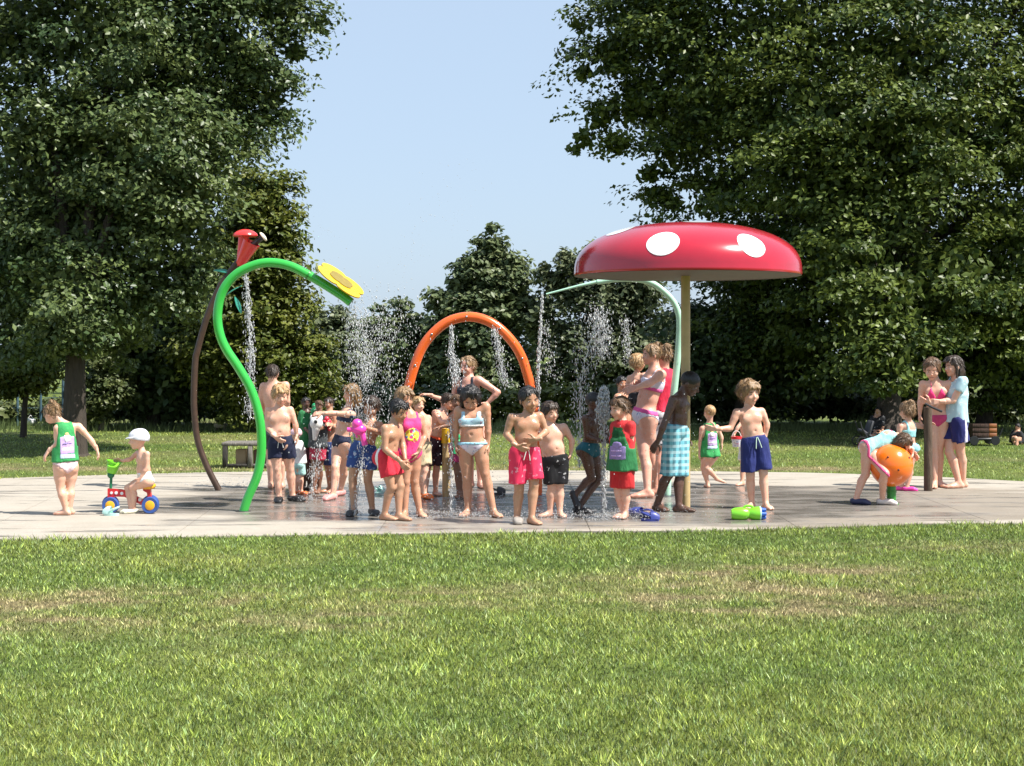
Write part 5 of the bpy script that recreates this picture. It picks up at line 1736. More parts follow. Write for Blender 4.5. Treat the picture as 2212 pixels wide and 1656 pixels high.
person('boy_pink_shorts', 'boy with wet black hair in coral pink floral shorts holding his tummy', 'C5', 12, 1.32, 'olive',
       (1098, 462, 116, 22, 8, 6), (1085, 588), ((938, 625), (1190, 610)), ((885, 780), (1255, 755)), ((985, 885, -.14), (1160, 825, -.15)),
       ((990, 965), (1122, 958)), ((1005, 1285), (1140, 1245)), ((985, 1540), (1118, 1548)), ('short', BLACKH),
       [('trunks', {'len': .82, 'loose': 1.42, 'waist': .20, 'string': STRING}, 'swim_shorts', PINKR)], toes=(5, 35), hands=((1065, 930), (1095, 838)), shoes=(plain('shoe_grey', (.28, .25, .22), .6), None), girth=1.06)

person('boy_black_shorts', 'chubby boy in black shorts with white print beside the coral pink shorts boy', 'C6', 14, 1.18, 'light',
       (135, 440, 106, 30, 10, 8), (140, 562), ((62, 612), (272, 592)), ((50, 745), (358, 735)), ((60, 850), (345, 855)),
       ((130, 965), (240, 960)), ((148, 1215), (228, 1220)), ((132, 1468), (232, 1470)), ('short', DBROWN),
       [('trunks', {'len': .85, 'loose': 1.3, 'waist': .20}, 'swim_shorts', BLACKC)], toes=(-60, 20), hands=(None, (328, 930)), girth=1.16)

person('boy_teal_brief', 'dark skinned boy in teal swim briefs and black clogs walking towards the jet', 'C6', 48, 1.24, 'dark',
       (592, 338, 104, 58, 4, 0), (578, 455), ((500, 505), (655, 492)), ((512, 695), (695, 605)), ((682, 738, -.06), (735, 700, -.06)),
       ((492, 835), (580, 835)), ((562, 1118), (632, 1140)), ((392, 1290), (425, 1432)), ('buzz', BLACKH),
       [('brief', {'waist': .22, 'cut': .65, 'low': -.07}, 'swim_briefs', T('teal_cloth', (.012, .10, .13)))], toes=(70, 70, (.35, -.1, -.93)), ground=(0, 1), hands=((745, 738), None), shoes=(CLOG, CLOG), girth=.95)

person('boy_green_bib', 'boy in red polo and shorts under a green bib with violet print', 'C6', -32, 1.21, 'light',
       (848, 402, 118, -55, 12, 0), (878, 535), ((808, 598), (965, 592)), ((788, 760), (968, 805)), ((800, 900, -.05), (955, 940)),
       ((832, 1035), (922, 1035)), ((835, 1270), (908, 1270)), ((878, 1478), (908, 1482)), ('short', BROWNH),
       [('trunks', {'len': .80, 'loose': 1.4}, 'shorts', T('red_cloth', (.52, .022, .025))), ('tee', {'s0': .15, 'flare': .2, 'sleeve': .45, 'hole': .030}, 'polo_shirt', T('red_polo', (.55, .025, .03))),
        ('bib', {'s0': -.02, 'flare': 1.0, 'hole': .052, 'print': [('w', 0, .36, .075, .15, PPURP), ('lav', 0, .40, .055, .03, LAV), ('lav2', 0, .30, .055, .02, LAV), ('w_round', 0, .52, .045, .08, PPURP)], 'face': 1}, 'bib', BIBD)],
       toes=(-40, -20), hands=(None, (948, 1030)), girth=1.05)

person('woman_carrying', 'woman in white and pink bikini carrying a small child', 'C7', -62, 1.74, 'pink',
       (432, 172, 86, -70, 4, 0), (478, 282), ((440, 325), (522, 335)), ((410, 395), (425, 412, -.08)), ((330, 400, -.1), (305, 448, -.16)),
       ((345, 700), (400, 700)), ((375, 1025), (425, 1025)), ((405, 1328), (462, 1300)), ('bun', DBLOND),
       [('brief', {'waist': .15, 'cut': .75, 'trim': T('pink_trim', (.70, .10, .32))}, 'bikini_bottoms', printed('white_blue', (.70, .66, .74), [(.30, .36, .55), (.70, .66, .74), (.6, .5, .65)], 24, .4)),
        ('band', {'s': (.56, .76), 'trim': T('pink_trim', (.70, .10, .32))}, 'bikini_top', printed('white_blue', (.70, .66, .74), [(.3, .36, .55)], 24, .4))], toes=(-80, -70))

person('child_carried', 'blond child in black shorts with red trim carried on the arm of the bikini woman', 'C7', 140, .92, 'light',
       (322, 240, 78, 150, -4, 0), (310, 325), ((250, 365), (368, 345)), ((228, 440), (440, 318, .02)), ((245, 500, .08), (525, 295, .08)),
       ((280, 545), (345, 545)), ((240, 610, .10), (400, 590, .20)), ((285, 690, .22), (440, 670, .28)), ('short', BLOND),
       [('trunks', {'len': .8, 'loose': 1.2, 'waist': .26}, 'swim_shorts', T('black_cloth', (.012, .012, .016)))], D=17.42, ground=(0, 0), toes=(90, 90), eyes=False, girth=1.1)

person('woman_red', 'woman in red top and black and white patterned shorts behind the mother', 'C7', -135, 1.72, 'pink',
       (532, 178, 80, -140, 5, 0), (540, 290), ((478, 345), (585, 345)), ((468, 500), (592, 500)), ((470, 620, .1), (580, 640)),
       ((502, 690), (556, 690)), ((498, 1010), (540, 1010)), ((495, 1282), (535, 1275)), ('bun', DBLOND),
       [('trunks', {'len': .78, 'loose': 1.25}, 'shorts', printed('monochrome', (.65, .64, .66), [(.05, .05, .06), (.65, .64, .66), (.3, .3, .33)], 22, .4)), ('tee', {'s0': .08, 'flare': .2, 'sleeve': .25}, 'top', T('red_top', (.62, .02, .06)))], toes=(-140, -130), vox=.0105, eyes=False)

person('kid_dark_hair', 'black haired child half hidden behind the carried child', 'C7', 20, 1.34, 'tan',
       (186, 415, 58, 20, 5, 0), (192, 492), ((148, 530), (232, 530)), ((140, 650), (240, 650)), ((160, 740, -.1), (225, 740, -.1)),
       ((168, 850), (214, 850)), ((166, 1065), (214, 1065)), ((166, 1262), (214, 1262)), ('short', BLACKH),
       [('trunks', {'len': .7}, 'swim_shorts', NAVY)], toes=(-10, 20), vox=.0105)

person('boy_plaid', 'dark skinned boy in turquoise plaid shorts leaning by the mushroom stem', 'C7', 68, 1.47, 'dark',
       (768, 418, 100, 68, 30, 0), (682, 500), ((622, 552), (712, 545)), ((545, 755, -.05), (725, 740)), ((490, 905, -.06), (735, 880)),
       ((612, 835), (682, 835)), ((585, 1180, .0), (682, 1195)), ((485, 1442), (670, 1452)), ('buzz', BLACKH),
       [('trunks', {'len': 1.02, 'loose': 1.35, 'waist': .22}, 'swim_shorts', plaid('turquoise_plaid', (.16, .47, .55), (.08, .24, .30), (.50, .66, .68), 5.0))], toes=(35, 75), hands=((448, 972), None))

person('toddler_bib', 'smallest child in green bib, seen from behind right of the mushroom stem', 'C7', -165, 1.0, 'light',
       (930, 662, 64, -160, 0, 0), (928, 745), ((868, 795), (992, 785)), ((852, 900), (1030, 865)), ((846, 1000), (1032, 930)),
       ((905, 1020), (968, 1020)), ((878, 1135), (902, 1130, -.05)), ((915, 1268), (992, 1222)), ('buzz', BLOND),
       [('bib', {'s0': -.06, 'flare': .8, 'print': BIBPRINT, 'face': -1}, 'bib', BIBG), ('brief', {}, 'swim_bottoms', T('dark_brief', (.05, .06, .07)))], toes=(-170, 100, (.75, .2, -.3)), ground=(1, 0), girth=1.05, eyes=False)

person('boy_navy_right', 'blond boy in bright navy shorts holding one arm out, behind the green water blaster', 'C8', 10, 1.32, 'light',
       (768, 245, 122, 26, 6, 4), (762, 388), ((640, 442), (892, 432)), ((572, 610, -.02), (952, 560)), ((430, 612, -.10), (935, 685)),
       ((762, 770), (890, 765)), ((780, 1100), (915, 1080)), ((795, 1378), (940, 1385)), ('curly', DBLOND),
       [('trunks', {'len': .85, 'loose': 1.38, 'waist': .22, 'string': plain('cord_mint', (.6, .8, .65), .6)}, 'swim_shorts', T('royal_navy', (.016, .025, .14)))], toes=(-30, 15), hands=((300, 602), (915, 775)))

person('kid_pail', 'child with a flowered pail standing behind the blond navy shorts boy', 'C8', 0, 1.02, 'light',
       (765, 425, 60, 0, 5, 0), (752, 500), ((700, 548), (792, 548)), ((655, 590, -.04), (800, 640)), ((612, 670, -.06), (800, 720)),
       ((715, 840), (772, 840)), ((705, 1000), (770, 1000)), ((695, 1162), (768, 1155)), ('short', BLOND),
       [('trunks', {'len': .6}, 'swim_shorts', WHITEC)], toes=(-50, 20), vox=.0105)

person('girl_bending', 'girl in aqua swimsuit with pink trim bent over the orange ball', 'R1', 62, 1.26, 'light',
       (722, 858, 78, 70, 50, 0), (655, 795, .12), ((625, 806, .22), (665, 794, .06)), ((725, 890, .22), (762, 885, .0)), ((800, 950, .16), (806, 950, -.10)),
       ((392, 905, .10), (412, 922, .04)), ((372, 1150, .05), (552, 1135, -.20)), ((285, 1375), (528, 1378)), ('bob', BROWNH),
       [('suit', {'cut': .45, 'top': .90, 'trim': T('rose_trim', (.75, .10, .25))}, 'swimsuit', AQUA)], toes=(70, 75), shoes=(SHOEN, SHOEL), girth=1.0, hands=(None, (808, 985)))

person('toddler_aqua', 'small girl with hair bun, aqua bikini and magenta clogs reaching for the post', 'R1', -150, 1.02, 'light',
       (752, 562, 82, -150, 5, 0), (765, 650), ((692, 702), (848, 695)), ((675, 800), (895, 712)), ((690, 870), (940, 692)),
       ((738, 905), (815, 905)), ((728, 1075), (785, 1075)), ((705, 1262), (752, 1265)), ('bun', DBLOND),
       [('band', {'s': (.38, .66), 'straps': True}, 'bikini_top', AQUA), ('brief', {'cut': .4}, 'bikini_bottoms', AQUA)], toes=(-120, 80), shoes=(CROCP, CROCP), hands=(None, (972, 682)), girth=1.05, eyes=False)

person('girl_pink_bikini', 'tall girl in pink triangle bikini standing at the wooden post', 'R1', -14, 1.53, 'light',
       (985, 180, 98, -18, 20, 0), (1018, 285), ((902, 318), (1140, 315)), ((880, 465), (1165, 455)), ((872, 585), (1060, 478, -.16)),
       ((985, 640), (1085, 635)), ((1000, 910), (1052, 905)), ((1008, 1222), (1052, 1212)), ('tied', BROWNH),
       [('brief', {'waist': .12, 'cut': .8}, 'bikini_bottoms', T('pink_dark', (.50, .05, .16))), ('band', {'s': (.52, .82), 'front': True}, 'bikini_top', T('pink_bright', (.85, .05, .22)))], toes=(-20, 15), hands=(None, (1000, 480)))

person('girl_tee', 'girl with long dark hair in pale blue T-shirt and navy sports shorts', 'R1', -60, 1.56, 'light',
       (1180, 155, 92, -72, 4, 0), (1215, 258), ((1185, 300), (1262, 300)), ((1150, 440), (1180, 468)), ((1030, 478, -.04), (968, 488)),
       ((1165, 665), (1225, 668)), ((1142, 940, -.02), (1245, 940)), ((1232, 1222), (1270, 1215)), ('long', DBROWN),
       [('trunks', {'len': .62, 'loose': 1.4, 'waist': .2, 'stripe': T('stripe_lilac', (.62, .60, .75))}, 'shorts', T('sport_navy', (.015, .018, .12))), ('tee', {'s0': .0, 'flare': .3, 'sleeve': .5}, 'shirt', printed('tee_blue', (.42, .62, .68), [(.62, .74, .76), (.42, .62, .68)], 30, .35))],
       toes=(-75, -70), hands=((960, 480), (900, 470)))

person('sitter_dark', 'person in black clothes sitting in the shade by the pushchair', 'R2', -20, 1.55, 'tan',
       (478, 250, 42, -20, 5, 0), (478, 308), ((430, 345), (535, 345)), ((418, 430), (550, 430)), ((450, 500, -.2), (520, 500, -.2)),
       ((445, 560), (505, 560)), ((425, 560, -.42), (540, 555, -.42)), ((440, 640, -.75), (525, 640, -.75)), ('short', BLACKH),
       [('tee', {'s0': -.05, 'sleeve': .9}, 'shirt', BLACKC), ('trunks', {'len': 1.0}, 'trousers', T('black_cloth', (.012, .012, .016)))], D=26.8, ground=(0, 0), toes=(0, 0), vox=.013, group='people resting in the shade', eyes=False)
person('sitter_right', 'person with black top crouching in the shade at the right edge', 'R2', -50, 1.2, 'tan',
       (2135, 440, 38, -60, 10, 0), (2130, 490), ((2095, 515), (2160, 515)), ((2085, 570), (2170, 570)), ((2095, 610, -.1), (2130, 610, -.15)),
       ((2110, 625), (2150, 625)), ((2090, 575, -.22), (2110, 575, -.22)), ((2100, 645, -.25), (2125, 645, -.25)), ('short', BLACKH),
       [('tee', {'s0': -.05, 'sleeve': .9}, 'shirt', T('black_cloth', (.012, .012, .016))), ('trunks', {'len': .95}, 'trousers', T('dark_trousers', (.03, .028, .03)))], D=26.6, ground=(0, 0), toes=(-60, -60), vox=.012, group='people resting in the shade', eyes=False)
# ---------------------------------------------------------------- toys and shoes
LIME = plain('lime_plastic', (.20, .62, .03), .3, .06, 8, coat=.3); BLUEP = plain('blue_plastic', (.015, .10, .45), .3, .08, 8, coat=.3); PINKP = plain('pink_plastic', (.85, .06, .38), .3, .06, 8, coat=.3)
WHITEP = plain('white_plastic', (.80, .79, .76), .35, .03); GREENP = plain('green_plastic', (.02, .33, .12), .35, .08); REDP = plain('red_plastic', (.62, .02, .03), .3, .08, coat=.3); NAVYP = plain('tyre_blue', (.035, .085, .30), .4)
GOLD = plain('gold_plastic', (.82, .40, .02), .35, .06); DKGREEN = plain('deep_green_plastic', (.01, .16, .07), .35); MINTP = plain('mint_plastic', (.50, .78, .72), .4)

# toy bike
Dk = 15.16
def c1(x, y, dy=0.0): return vpt(*cv('C1', x, y), Dk + dy)
root = empty('toy_bike', c1(1130, 1475) * np.array([1, 1, 0]), 'red four wheeled toy bike with blue tyres and green stem', 'toy bike')
for x, y, w_ in ((915, 1387, 0), (1340, 1403, 0)):
    for q in (-.09, .09):
        c = c1(x, y, q); R_ = (88 if x < 1000 else 90) / 2.6717 / K * Dk / F_V; c[2] = R_ + .001
        wv = Vector((0, 1, 0))
        t = MB(); t.lathe([(R_ * .58, -.026), (R_ * .92, -.030), (R_, -.018), (R_, .018), (R_ * .92, .030), (R_ * .58, .026), (R_ * .55, 0)], c, (0, 1, 0), 28); tyre = t.build('wheel', NAVYP, root)
        hb = MB(); hb.lathe([(.004, -.034), (R_ * .40, -.034), (R_ * .57, -.027), (R_ * .57, .027), (R_ * .40, .034), (.004, .034)], c, (0, 1, 0), 24); hb.build('hub', GOLD, tyre)
    a = c1(x, y); a[2] = .088 * 1.0
    MB().tube([a + np.array([0, -.11, 0]), a + np.array([0, .11, 0])], .014, 10).build('axle', REDP, root)
def plate(pts, y, th, name, mat, par):
    n = len(pts); P_ = [c1(px, py, 0) for px, py in pts]
    vs = [p + np.array([0, y - th / 2, 0]) for p in P_] + [p + np.array([0, y + th / 2, 0]) for p in P_]
    fs = [tuple(range(n - 1, -1, -1)), tuple(range(n, 2 * n))] + [(i, (i + 1) % n, n + (i + 1) % n, n + i) for i in range(n)]
    return MB().add(vs, fs).build(name, mat, par, smooth=False)
fr = plate([(888, 1215), (1030, 1225), (1090, 1240), (1180, 1290), (1290, 1350), (1300, 1400), (1255, 1392), (1170, 1350), (1070, 1305), (960, 1300), (948, 1330), (888, 1335)], 0, .045, 'frame', REDP, root)
for x, y, r in ((925, 1262, 15), (975, 1262, 17), (1035, 1268, 17), (1135, 1300, 17), (1228, 1335, 19)):
    MB().lathe([(.002, 0), (r / 2.67 / K * Dk / F_V, 0), (r / 2.67 / K * Dk / F_V, .004), (.002, .004)], c1(x, y, -.0235), (0, -1, 0), 16).build('white_dot', WHITEP, fr)
plate([(1262, 1215), (1345, 1215), (1352, 1320), (1318, 1340), (1308, 1260), (1270, 1240)], 0, .045, 'rear_support', REDP, root)
MB().box(c1(1325, 1190), (62 * 2 / 2.67 / K * Dk / F_V, .14, .055), None, .02).build('seat', plain('seat_yellow', (.82, .42, .02), .35), root)
MB().tube([c1(905, 1330), c1(915, 1225), c1(922, 1080)], .014, 12).build('stem', DKGREEN, root)
MB().ell(c1(918, 1072), (.036, .036, .033)).build('stem_knob', DKGREEN, root)
b0 = c1(922, 1052); b1 = c1(955, 925); L_ = np.linalg.norm(b1 - b0)
root = empty('toy_bucket', b0, 'lime green toy bucket hanging over the toy bike stem', 'bucket')
mb = MB(); mb.lathe([(.044, 0), (.050, .01), (.070, L_), (.076, L_), (.076, L_ - .012), (.066, L_ - .006), (.045, .02)], b0, b1 - b0, 24); mb.build('bucket_body', LIME, root)
MB().tube(spline([c1(885, 960, -.03), c1(905, 985, -.08), c1(960, 985, -.09), c1(1005, 940, -.05)], 6), .012, 8).build('handle', LIME, root)

def clog(name, c, ang, mat, label, L=.17, strap=True, roll=0):
    R_ = Matrix.Rotation(math.radians(ang), 3, 'Z') @ Matrix.Rotation(math.radians(roll), 3, 'X')
    root = empty(name, c, label, 'shoe')
    def at(p): q = R_ @ Vector(p); return np.array([q.x, q.y, q.z]) + c
    vs = []; fs = []; n = 16
    for h, sc in ((0, 1), (.022, 1.06)):
        for i in range(n):
            a = 2 * math.pi * i / n
            vs.append(at((math.cos(a) * L * .5 * sc, math.sin(a) * L * .22 * sc * (1 + .18 * math.cos(a)), h + (.0 if roll == 0 else .03))))
    fs = [tuple(range(n - 1, -1, -1)), tuple(range(n, 2 * n))] + [(i, (i + 1) % n, n + (i + 1) % n, n + i) for i in range(n)]
    MB().add(vs, fs).build('sole', mat, root)
    vs = []; fs = []; m_ = 10
    for k in range(6):
        t = k / 5
        xx = L * (.52 - .52 * t)
        wd = L * .24 * math.sin(math.pi * (.28 + .32 * t)); ht = .022 + .05 * math.sin(math.pi * .5 * min(1, .25 + t))
        for i in range(m_ + 1):
            a = math.pi * i / m_
            vs.append(at((xx, math.cos(a) * wd, .02 + math.sin(a) * ht + (.0 if roll == 0 else .03))))
    for k in range(5):
        for i in range(m_):
            a = k * (m_ + 1) + i
            fs.append((a, a + 1, a + m_ + 2, a + m_ + 1))
    MB().add(vs, fs).build('upper', mat, root)
    if strap:
        MB().tube(spline([at((.0, L * .22, .05)), at((-L * .35, L * .20, .075)), at((-L * .5, 0, .085)), at((-L * .35, -L * .2, .075)), at((0, -L * .22, .05))], 5), .008, 6).build('strap', mat, root)
    return root
clog('clog', vground(*cv('C1', 922, 1505)), 170, MINTP, 'mint green child clog lying in front of the toy bike', .155)
clog('clog', vground(*cv('C7', 335, 1560)), 150, plain('clog_blue', (.035, .05, .24), .4), 'larger blue clog tipped over near the jet', .24, roll=38)
clog('clog', vground(*cv('C7', 425, 1583)), 5, plain('clog_blue', (.035, .05, .24), .4), 'blue clog lying flat beside its tipped partner', .17)
clog('clog', vground(*cv('C4', 925, 1285)), 60, MINTP, 'turquoise clog lying behind the boy with the pink water gun', .16)
clog('clog', vground(*cv('C5', 805, 1335)), 10, CLOG, 'single dark clog on the pad behind the bikini girl', .17)

# water blaster on the pad
Dg = vground(1617, 1123)[1]
def c8(x, y, dy=0): return vpt(*cv('C8', x, y), Dg + dy)
root = empty('water_blaster', vground(1617, 1123), 'lime green water blaster with blue nozzle lying on the pad', 'toy')
k8 = Dg / F_V / 2.5867 / K
prof_ = [(.01, 0), (48 * k8, 4 * k8), (64 * k8, 40 * k8), (68 * k8, 110 * k8), (60 * k8, 165 * k8), (48 * k8, 185 * k8), (62 * k8, 215 * k8), (72 * k8, 260 * k8), (72 * k8, 300 * k8), (.02, 302 * k8)]
mb = MB(); mb.lathe(prof_, c8(578, 1492), (1, 0, .015), 24); mb.build('body', LIME, root)
mb = MB(); mb.lathe([(73 * k8, 0), (75 * k8, 6 * k8), (72 * k8, 14 * k8), (.02, 15 * k8)], c8(872, 1488), (1, 0, 0), 24); mb.build('ring', plain('mint_ring', (.5, .85, .6), .4), root)
for a in range(6):
    an = a * math.pi / 3
    c = c8(888, 1488) + np.array([0, math.cos(an) * 44 * k8, math.sin(an) * 44 * k8])
    MB().tube([c, c + np.array([50 * k8, 0, 0])], [24 * k8, 17 * k8], 10).build('nozzle', BLUEP, root)
MB().tube(spline([c8(700, 1440), c8(730, 1412), c8(790, 1412), c8(815, 1438)], 5), 12 * k8, 8).build('grip', LIME, root)

def gun(name, tip, grip, mat, mat2, label, sc=1.0):
    """simple pistol squirter from grip to tip"""
    tip = np.array(tip); grip = np.array(grip); d = nv(tip - grip); L = np.linalg.norm(tip - grip)
    root = empty(name, grip, label, 'toy')
    mb = MB(); mb.lathe([(.012 * sc, 0), (.032 * sc, .02 * sc), (.036 * sc, L * .35), (.028 * sc, L * .6), (.016 * sc, L * .7), (.014 * sc, L)], grip - d * .04, d, 18); mb.build('barrel', mat, root)
    dn = nv(np.array([0, 0, -1.0]) - d * (-d[2]))
    mb = MB(); mb.tube([grip, grip + dn * .05 * sc - d * .01, grip + dn * .10 * sc - d * .03], [.017 * sc, .018 * sc, .020 * sc], 10); mb.build('grip', mat, root)
    mb = MB(); mb.ell(grip + d * L * .25 - dn * .035 * sc, (.034 * sc,) * 3, None, 14, 9); mb.build('tank', mat2, root)
    mb = MB(); mb.tube([grip + d * L * .32 + dn * .03 * sc, grip + d * L * .26 + dn * .052 * sc], .006 * sc, 6); mb.build('trigger', mat2, root)
    return root
h = PEOPLE['boy_pink_gun']['hand']
gun('water_gun', (h[0] + h[1]) / 2 + np.array([-.16, -.04, -.01]), (h[0] + h[1]) / 2 + np.array([.02, -.02, -.01]), PINKP, PINKP, 'hot pink water gun held by the boy in blue floral shorts', 1.5)
h = PEOPLE['kid_green_shirt']['hand']
gun('water_gun', h[1] + np.array([.12, -.02, .12]), h[1], GREENP, GREENP, 'green water gun raised by the child in the dark green shirt', .9)
h = PEOPLE['kid_behind_bikini']['hand'][1]
gun('water_gun', h + np.array([-.06, -.12, .05]), h + np.array([-.01, -.04, .0]), GREENP, GREENP, 'green water gun held beside the bikini girl hip', 1.3)
h = PEOPLE['boy_red_toy']['hand']
gun('water_gun', (h[0] + h[1]) / 2 + np.array([-.08, -.08, .02]), (h[0] + h[1]) / 2, plain('toy_red', (.70, .03, .06), .35), plain('toy_red', (.70, .03, .06), .35), 'small red water gun of the boy in blue patterned shorts', .9)
# white animal-head squirter
h = PEOPLE['kid_white_toy']['hand']; c = vpt(*cv('C4', 272, 555), PEOPLE['kid_white_toy']['base'] - .28)
root = empty('water_squirter', c, 'white plastic squirter with a round snout and dark hole', 'toy')
u4 = PEOPLE['kid_white_toy']['base'] / F_V / 2.5867 / K
mb = MB(); mb.ell(c, (66 * u4, 50 * u4, 68 * u4), None, 22, 14); mb.build('snout', WHITEP, root)
mb = MB(); mb.lathe([(.002, 0), (17 * u4, 0), (18 * u4, 8 * u4), (.002, 8 * u4)], c + np.array([2 * u4, -52 * u4, 18 * u4]), (0, -1, 0), 16); mb.build('hole', BLACKP, root)
mb = MB(); mb.tube([c + np.array([-4 * u4, 0, -50 * u4]), c + np.array([-10 * u4, 0, -110 * u4]), c + np.array([-20 * u4, 10 * u4, -170 * u4])], [42 * u4, 30 * u4, 18 * u4], 14); mb.build('handle', WHITEP, root)
for q in (-1, 1):
    mb = MB(); mb.ell(c + np.array([q * 48 * u4, 10 * u4, 55 * u4]), (18 * u4, 14 * u4, 30 * u4), None, 12, 8); mb.build('ear', WHITEP, root)
# flowered pail
h = PEOPLE['kid_pail']['hand'][0]; u8 = PEOPLE['kid_pail']['base'] / F_V / 2.5867 / K
c = vpt(*cv('C8', 636, 800), PEOPLE['kid_pail']['base'] - .10)
root = empty('pail', c, 'small white flowered pail with red rim held behind the navy shorts boy', 'bucket')
mb = MB(); mb.lathe([(36 * u8, 0), (40 * u8, 4 * u8), (52 * u8, 95 * u8), (48 * u8, 95 * u8), (36 * u8, 8 * u8)], c, seg=22); mb.build('pail_body', printed('pail_print', (.72, .70, .74), [(.15, .18, .45), (.72, .70, .74), (.6, .1, .2)], 45, .35), root)
mb = MB(); mb.lathe([(51.5 * u8, 82 * u8), (56 * u8, 84 * u8), (57 * u8, 108 * u8), (52 * u8, 110 * u8), (50 * u8, 84 * u8)], c, seg=22); mb.build('rim', REDP, root)
MB().tube(spline([c + np.array([-52 * u8, 0, 100 * u8]), c + np.array([-30 * u8, 0, 150 * u8]), c + np.array([0, 0, 165 * u8]), c + np.array([30 * u8, 0, 150 * u8]), c + np.array([52 * u8, 0, 100 * u8])], 5), .004, 6).build('handle', WHITEP, root)
# stick in the fist
h = PEOPLE['boy_navy_right']['hand'][1]
o = MB().tube([h + np.array([.0, -.02, .03]), h + np.array([-.015, -.025, -.07])], .010, 8).build('stick', plain('stick_brown', (.06, .03, .02), .7), None, h); tag(o, 'short dark stick in the fist of the blond navy shorts boy', 'stick')

# ---------------------------------------------------------------- water
def water_mat():
    m, n, l, b = new_mat('spray_water')
    b.inputs['Base Color'].default_value = (.93, .95, .96, 1)
    b.inputs['Roughness'].default_value = .12
    b.inputs['Transmission Weight'].default_value = .55
    b.inputs['IOR'].default_value = 1.33
    b.inputs['Specular IOR Level'].default_value = .6
    return m
WATER = water_mat()
OCT_V = np.array([[1, 0, 0], [-1, 0, 0], [0, 1, 0], [0, -1, 0], [0, 0, 1], [0, 0, -1]], float)
OCT_F = np.array([[0, 2, 4], [2, 1, 4], [1, 3, 4], [3, 0, 4], [2, 0, 5], [1, 2, 5], [3, 1, 5], [0, 3, 5]])
def drops_mesh(name, pos, size, stretch):
    n = len(pos)
    S_ = np.stack([size, size, size * stretch], 1)
    V = pos[:, None, :] + OCT_V[None] * S_[:, None, :]
    F = OCT_F[None] + (np.arange(n) * 6)[:, None, None]
    return raw_mesh(name, V.reshape(-1, 3), F.reshape(-1, 3))
wrng = np.random.default_rng(99)
def water(name, label, cat, path, d, n, spread, size=(.004, .009), stretch=(1.3, 5.0), core=None, group='water jets of the splash pad'):
    """path: print positions; spread: metres at each end"""
    P_ = np.array([vpt(x, y, d) for x, y in path])
    seg = np.linalg.norm(np.diff(P_, axis=0), axis=1); cum = np.concatenate([[0], np.cumsum(seg)]) / seg.sum()
    n = int(n * 2.2)
    t = wrng.uniform(0, 1, n)
    pos = np.stack([np.interp(t, cum, P_[:, i]) for i in range(3)], 1)
    sp_ = spread[0] + (spread[1] - spread[0]) * t
    # gather drops into strings and clusters
    cl = wrng.integers(0, max(n // 7, 1), n)
    cx = wrng.normal(size=(n // 7 + 1, 3)); 
    pos = pos + (cx[cl] * .8 + wrng.normal(size=(n, 3)) * .5) * sp_[:, None] * np.array([1, 1, .9])
    pos[:, 2] = np.maximum(pos[:, 2], .01)
    sz = .54 * wrng.uniform(size[0], size[1], n) * wrng.choice([.7, 1, 1.35], n, p=[.5, .38, .12]); st = wrng.uniform(stretch[0], stretch[1], n)
    V0 = P_.mean(0); V0[2] = 0
    o = empty(name, V0, label, cat, group)
    me = drops_mesh('droplets', pos - V0, sz, st)
    tag(link('droplets', me, WATER, o), None, None, None, 'stuff')
    if core:
        pts = spline(P_, 8) if len(P_) > 2 else [P_[0] + (P_[-1] - P_[0]) * i / 14 for i in range(15)]
        pts = [p + wrng.normal(size=3) * .006 for p in pts]
        r = [core * wrng.uniform(.45, 1.5) for _ in pts]
        MB().tube(pts, r, 7).build('stream', WATER, o)
    return o
J = 'water jet'
water('water_jet', 'fall of spray dropping below the red trumpet flower', J, [(531, 575), (533, 640), (540, 720), (541, 800), (541, 900)], 17.6, 420, (.015, .045), (.006, .013), core=.007)
water('water_jet', 'broad grey shower falling from the yellow flower', J, [(762, 660), (772, 720), (782, 790), (790, 850)], 15.3, 520, (.055, .16), (.004, .009))
water('water_jet', 'tall leaning plume right of the yellow flower', J, [(790, 830), (797, 780), (812, 715), (835, 655)], 15.8, 520, (.02, .20), (.004, .010))
water('water_jet', 'high plume behind the boy in red shorts', J, [(842, 1060), (842, 900), (846, 760), (868, 680)], 16.4, 420, (.03, .17), (.004, .010))
water('water_jet', 'thin jet between the outstretched girl and the pink gun boy', J, [(757, 1112), (760, 1040), (766, 950), (775, 880)], 15.0, 260, (.008, .05), (.005, .011), core=.006)
water('water_jet', 'jet rising in front of the pink gun boy', J, [(766, 1112), (778, 1030), (790, 940), (796, 860)], 14.8, 260, (.010, .06), (.004, .009), core=.005)
water('water_jet', 'low jet in front of the children in red shorts', J, [(672, 1085), (680, 1020), (692, 960)], 16.4, 160, (.01, .06), (.004, .009), core=.005)
water('water_jet', 'drips falling from the left inside of the orange arch', J, [(974, 704), (976, 730), (972, 760), (982, 790), (985, 830)], 16.7, 260, (.012, .045), (.006, .014), core=.008)
water('water_jet', 'drips falling from the right inside of the orange arch', J, [(1066, 712), (1075, 745), (1082, 790), (1090, 830)], 16.7, 240, (.02, .05), (.005, .011), core=.006)
water('water_jet', 'thin straight fall from the tip of the mint spout', J, [(1172, 636), (1168, 700), (1164, 780), (1162, 880), (1162, 1000)], 16.9, 260, (.008, .022), (.007, .015), core=.007)
water('water_jet', 'drips just right of the mint spout fall', J, [(1176, 690), (1184, 760), (1190, 820)], 16.9, 100, (.03, .06), (.004, .010))
water('water_jet', 'slender jet left of the teal briefs boy', J, [(1252, 1010), (1252, 930), (1254, 860), (1262, 790), (1290, 690)], 16.5, 420, (.010, .11), (.005, .011), core=.005)
water('water_jet', 'spreading plume in front of the willow tree', J, [(1298, 770), (1296, 720), (1290, 675)], 17.2, 380, (.06, .075), (.005, .012))
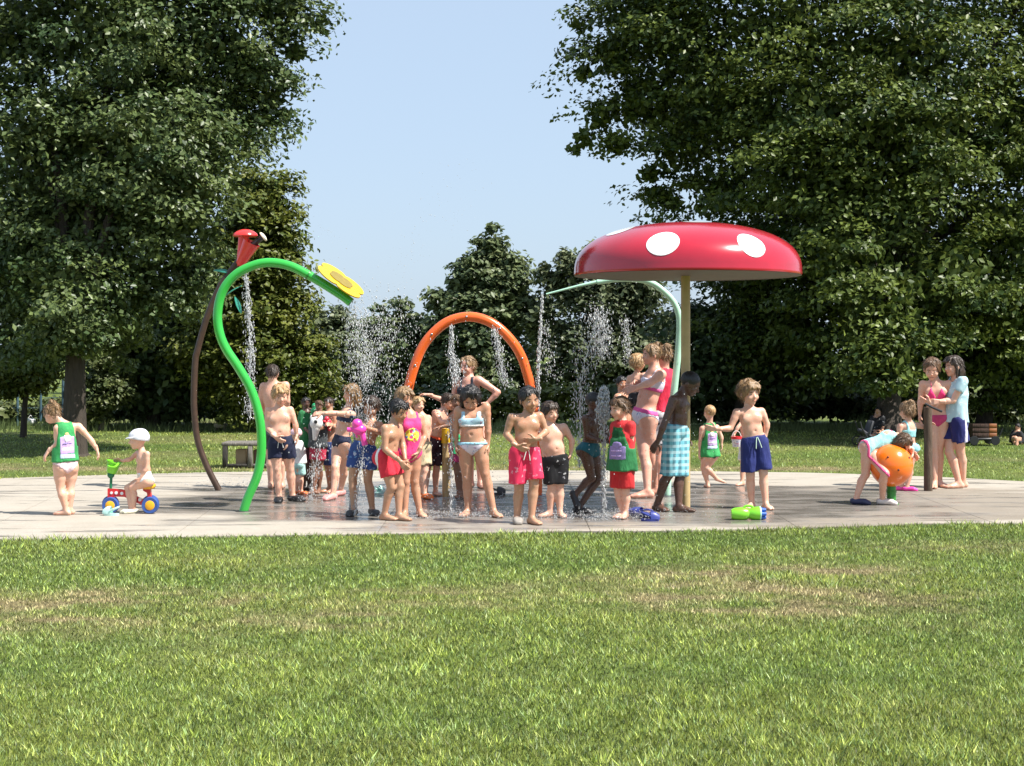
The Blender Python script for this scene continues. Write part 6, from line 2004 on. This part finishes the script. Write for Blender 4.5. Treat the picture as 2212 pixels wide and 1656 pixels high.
water('water_jet', 'foamy headed jet between the teal briefs boy and the green bib boy', J, [(1303, 1118), (1304, 1020), (1305, 920), (1305, 870)], 14.9, 320, (.010, .035), (.006, .012), core=.008)
water('water_jet', 'white foaming head of the jet beside the green bib boy', J, [(1303, 905), (1304, 880), (1306, 845)], 14.9, 420, (.035, .022), (.007, .016))
water('water_jet', 'fine jet in front of the bikini girl left leg', J, [(974, 1118), (974, 1040), (976, 950), (972, 900)], 14.8, 180, (.006, .025), (.005, .010), core=.005)
water('water_jet', 'fine jet between the coral shorts boy and the black shorts boy', J, [(1147, 1115), (1147, 1060), (1147, 1000)], 15.1, 110, (.006, .012), (.005, .010), core=.006)
water('water_jet', 'fine jet rising near the black shorts boy feet', J, [(1205, 1118), (1205, 1060), (1206, 1010)], 15.3, 100, (.006, .012), (.005, .009), core=.004)
water('water_jet', 'string of drops right of the willow plume', J, [(1358, 790), (1355, 740), (1352, 690)], 17.4, 120, (.03, .04), (.005, .012))
# drops thrown high against the sky
water('water_drops', 'scattered drops thrown high against the sky', 'water drops', [(868, 640), (880, 560), (905, 510), (960, 470), (1010, 405)], 16.6, 70, (.06, .22), (.004, .009), (1, 1.3))
water('water_drops', 'few bright drops left of the sky gap', 'water drops', [(680, 480), (700, 495), (740, 530)], 17.2, 16, (.05, .10), (.004, .008), (1, 1.2))
# drops drifting over the whole play area
n = 1500
pos = np.stack([wrng.uniform(-2.2, 2.0, n), wrng.uniform(14.3, 18.3, n), np.abs(wrng.normal(0, .9, n)) + .02], 1)
me = drops_mesh('spray', pos, wrng.uniform(.0025, .006, n), wrng.uniform(1, 1.8, n))
tag(link('spray', me, WATER), 'loose spray drifting over the playing children', 'spray', None, 'stuff')
# splashes where the water lands
pos = []
for (x, y, m_, s_) in ((757, 1113, 130, .12), (974, 1120, 190, .16), (1040, 1118, 180, .25), (1147, 1118, 130, .15), (1205, 1120, 110, .14), (1303, 1122, 240, .2), (1340, 1122, 160, .2), (500, 1050, 160, .30), (545, 1045, 120, .3),
                       (670, 1085, 80, .12), (900, 1118, 130, .25), (1085, 1112, 160, .3), (1255, 1108, 120, .2), (1000, 1085, 120, .4), (1400, 1120, 90, .2), (870, 1090, 90, .4), (1290, 1085, 120, .4)):
    c = vground(x, y)
    m_ = int(m_ * 2.6)
    q = wrng.normal(size=(m_, 3)) * np.array([s_, s_ * .6, .0]) + c
    q[:, 2] = np.abs(wrng.normal(0, .045, m_)) + .003
    pos.append(q)
pos = np.concatenate(pos)
me = drops_mesh('splash', pos, wrng.uniform(.0015, .0058, len(pos)), wrng.uniform(.6, 1.3, len(pos)))
tag(link('splash', me, WATER), 'small splashes dancing on the wet concrete', 'splash', None, 'stuff')
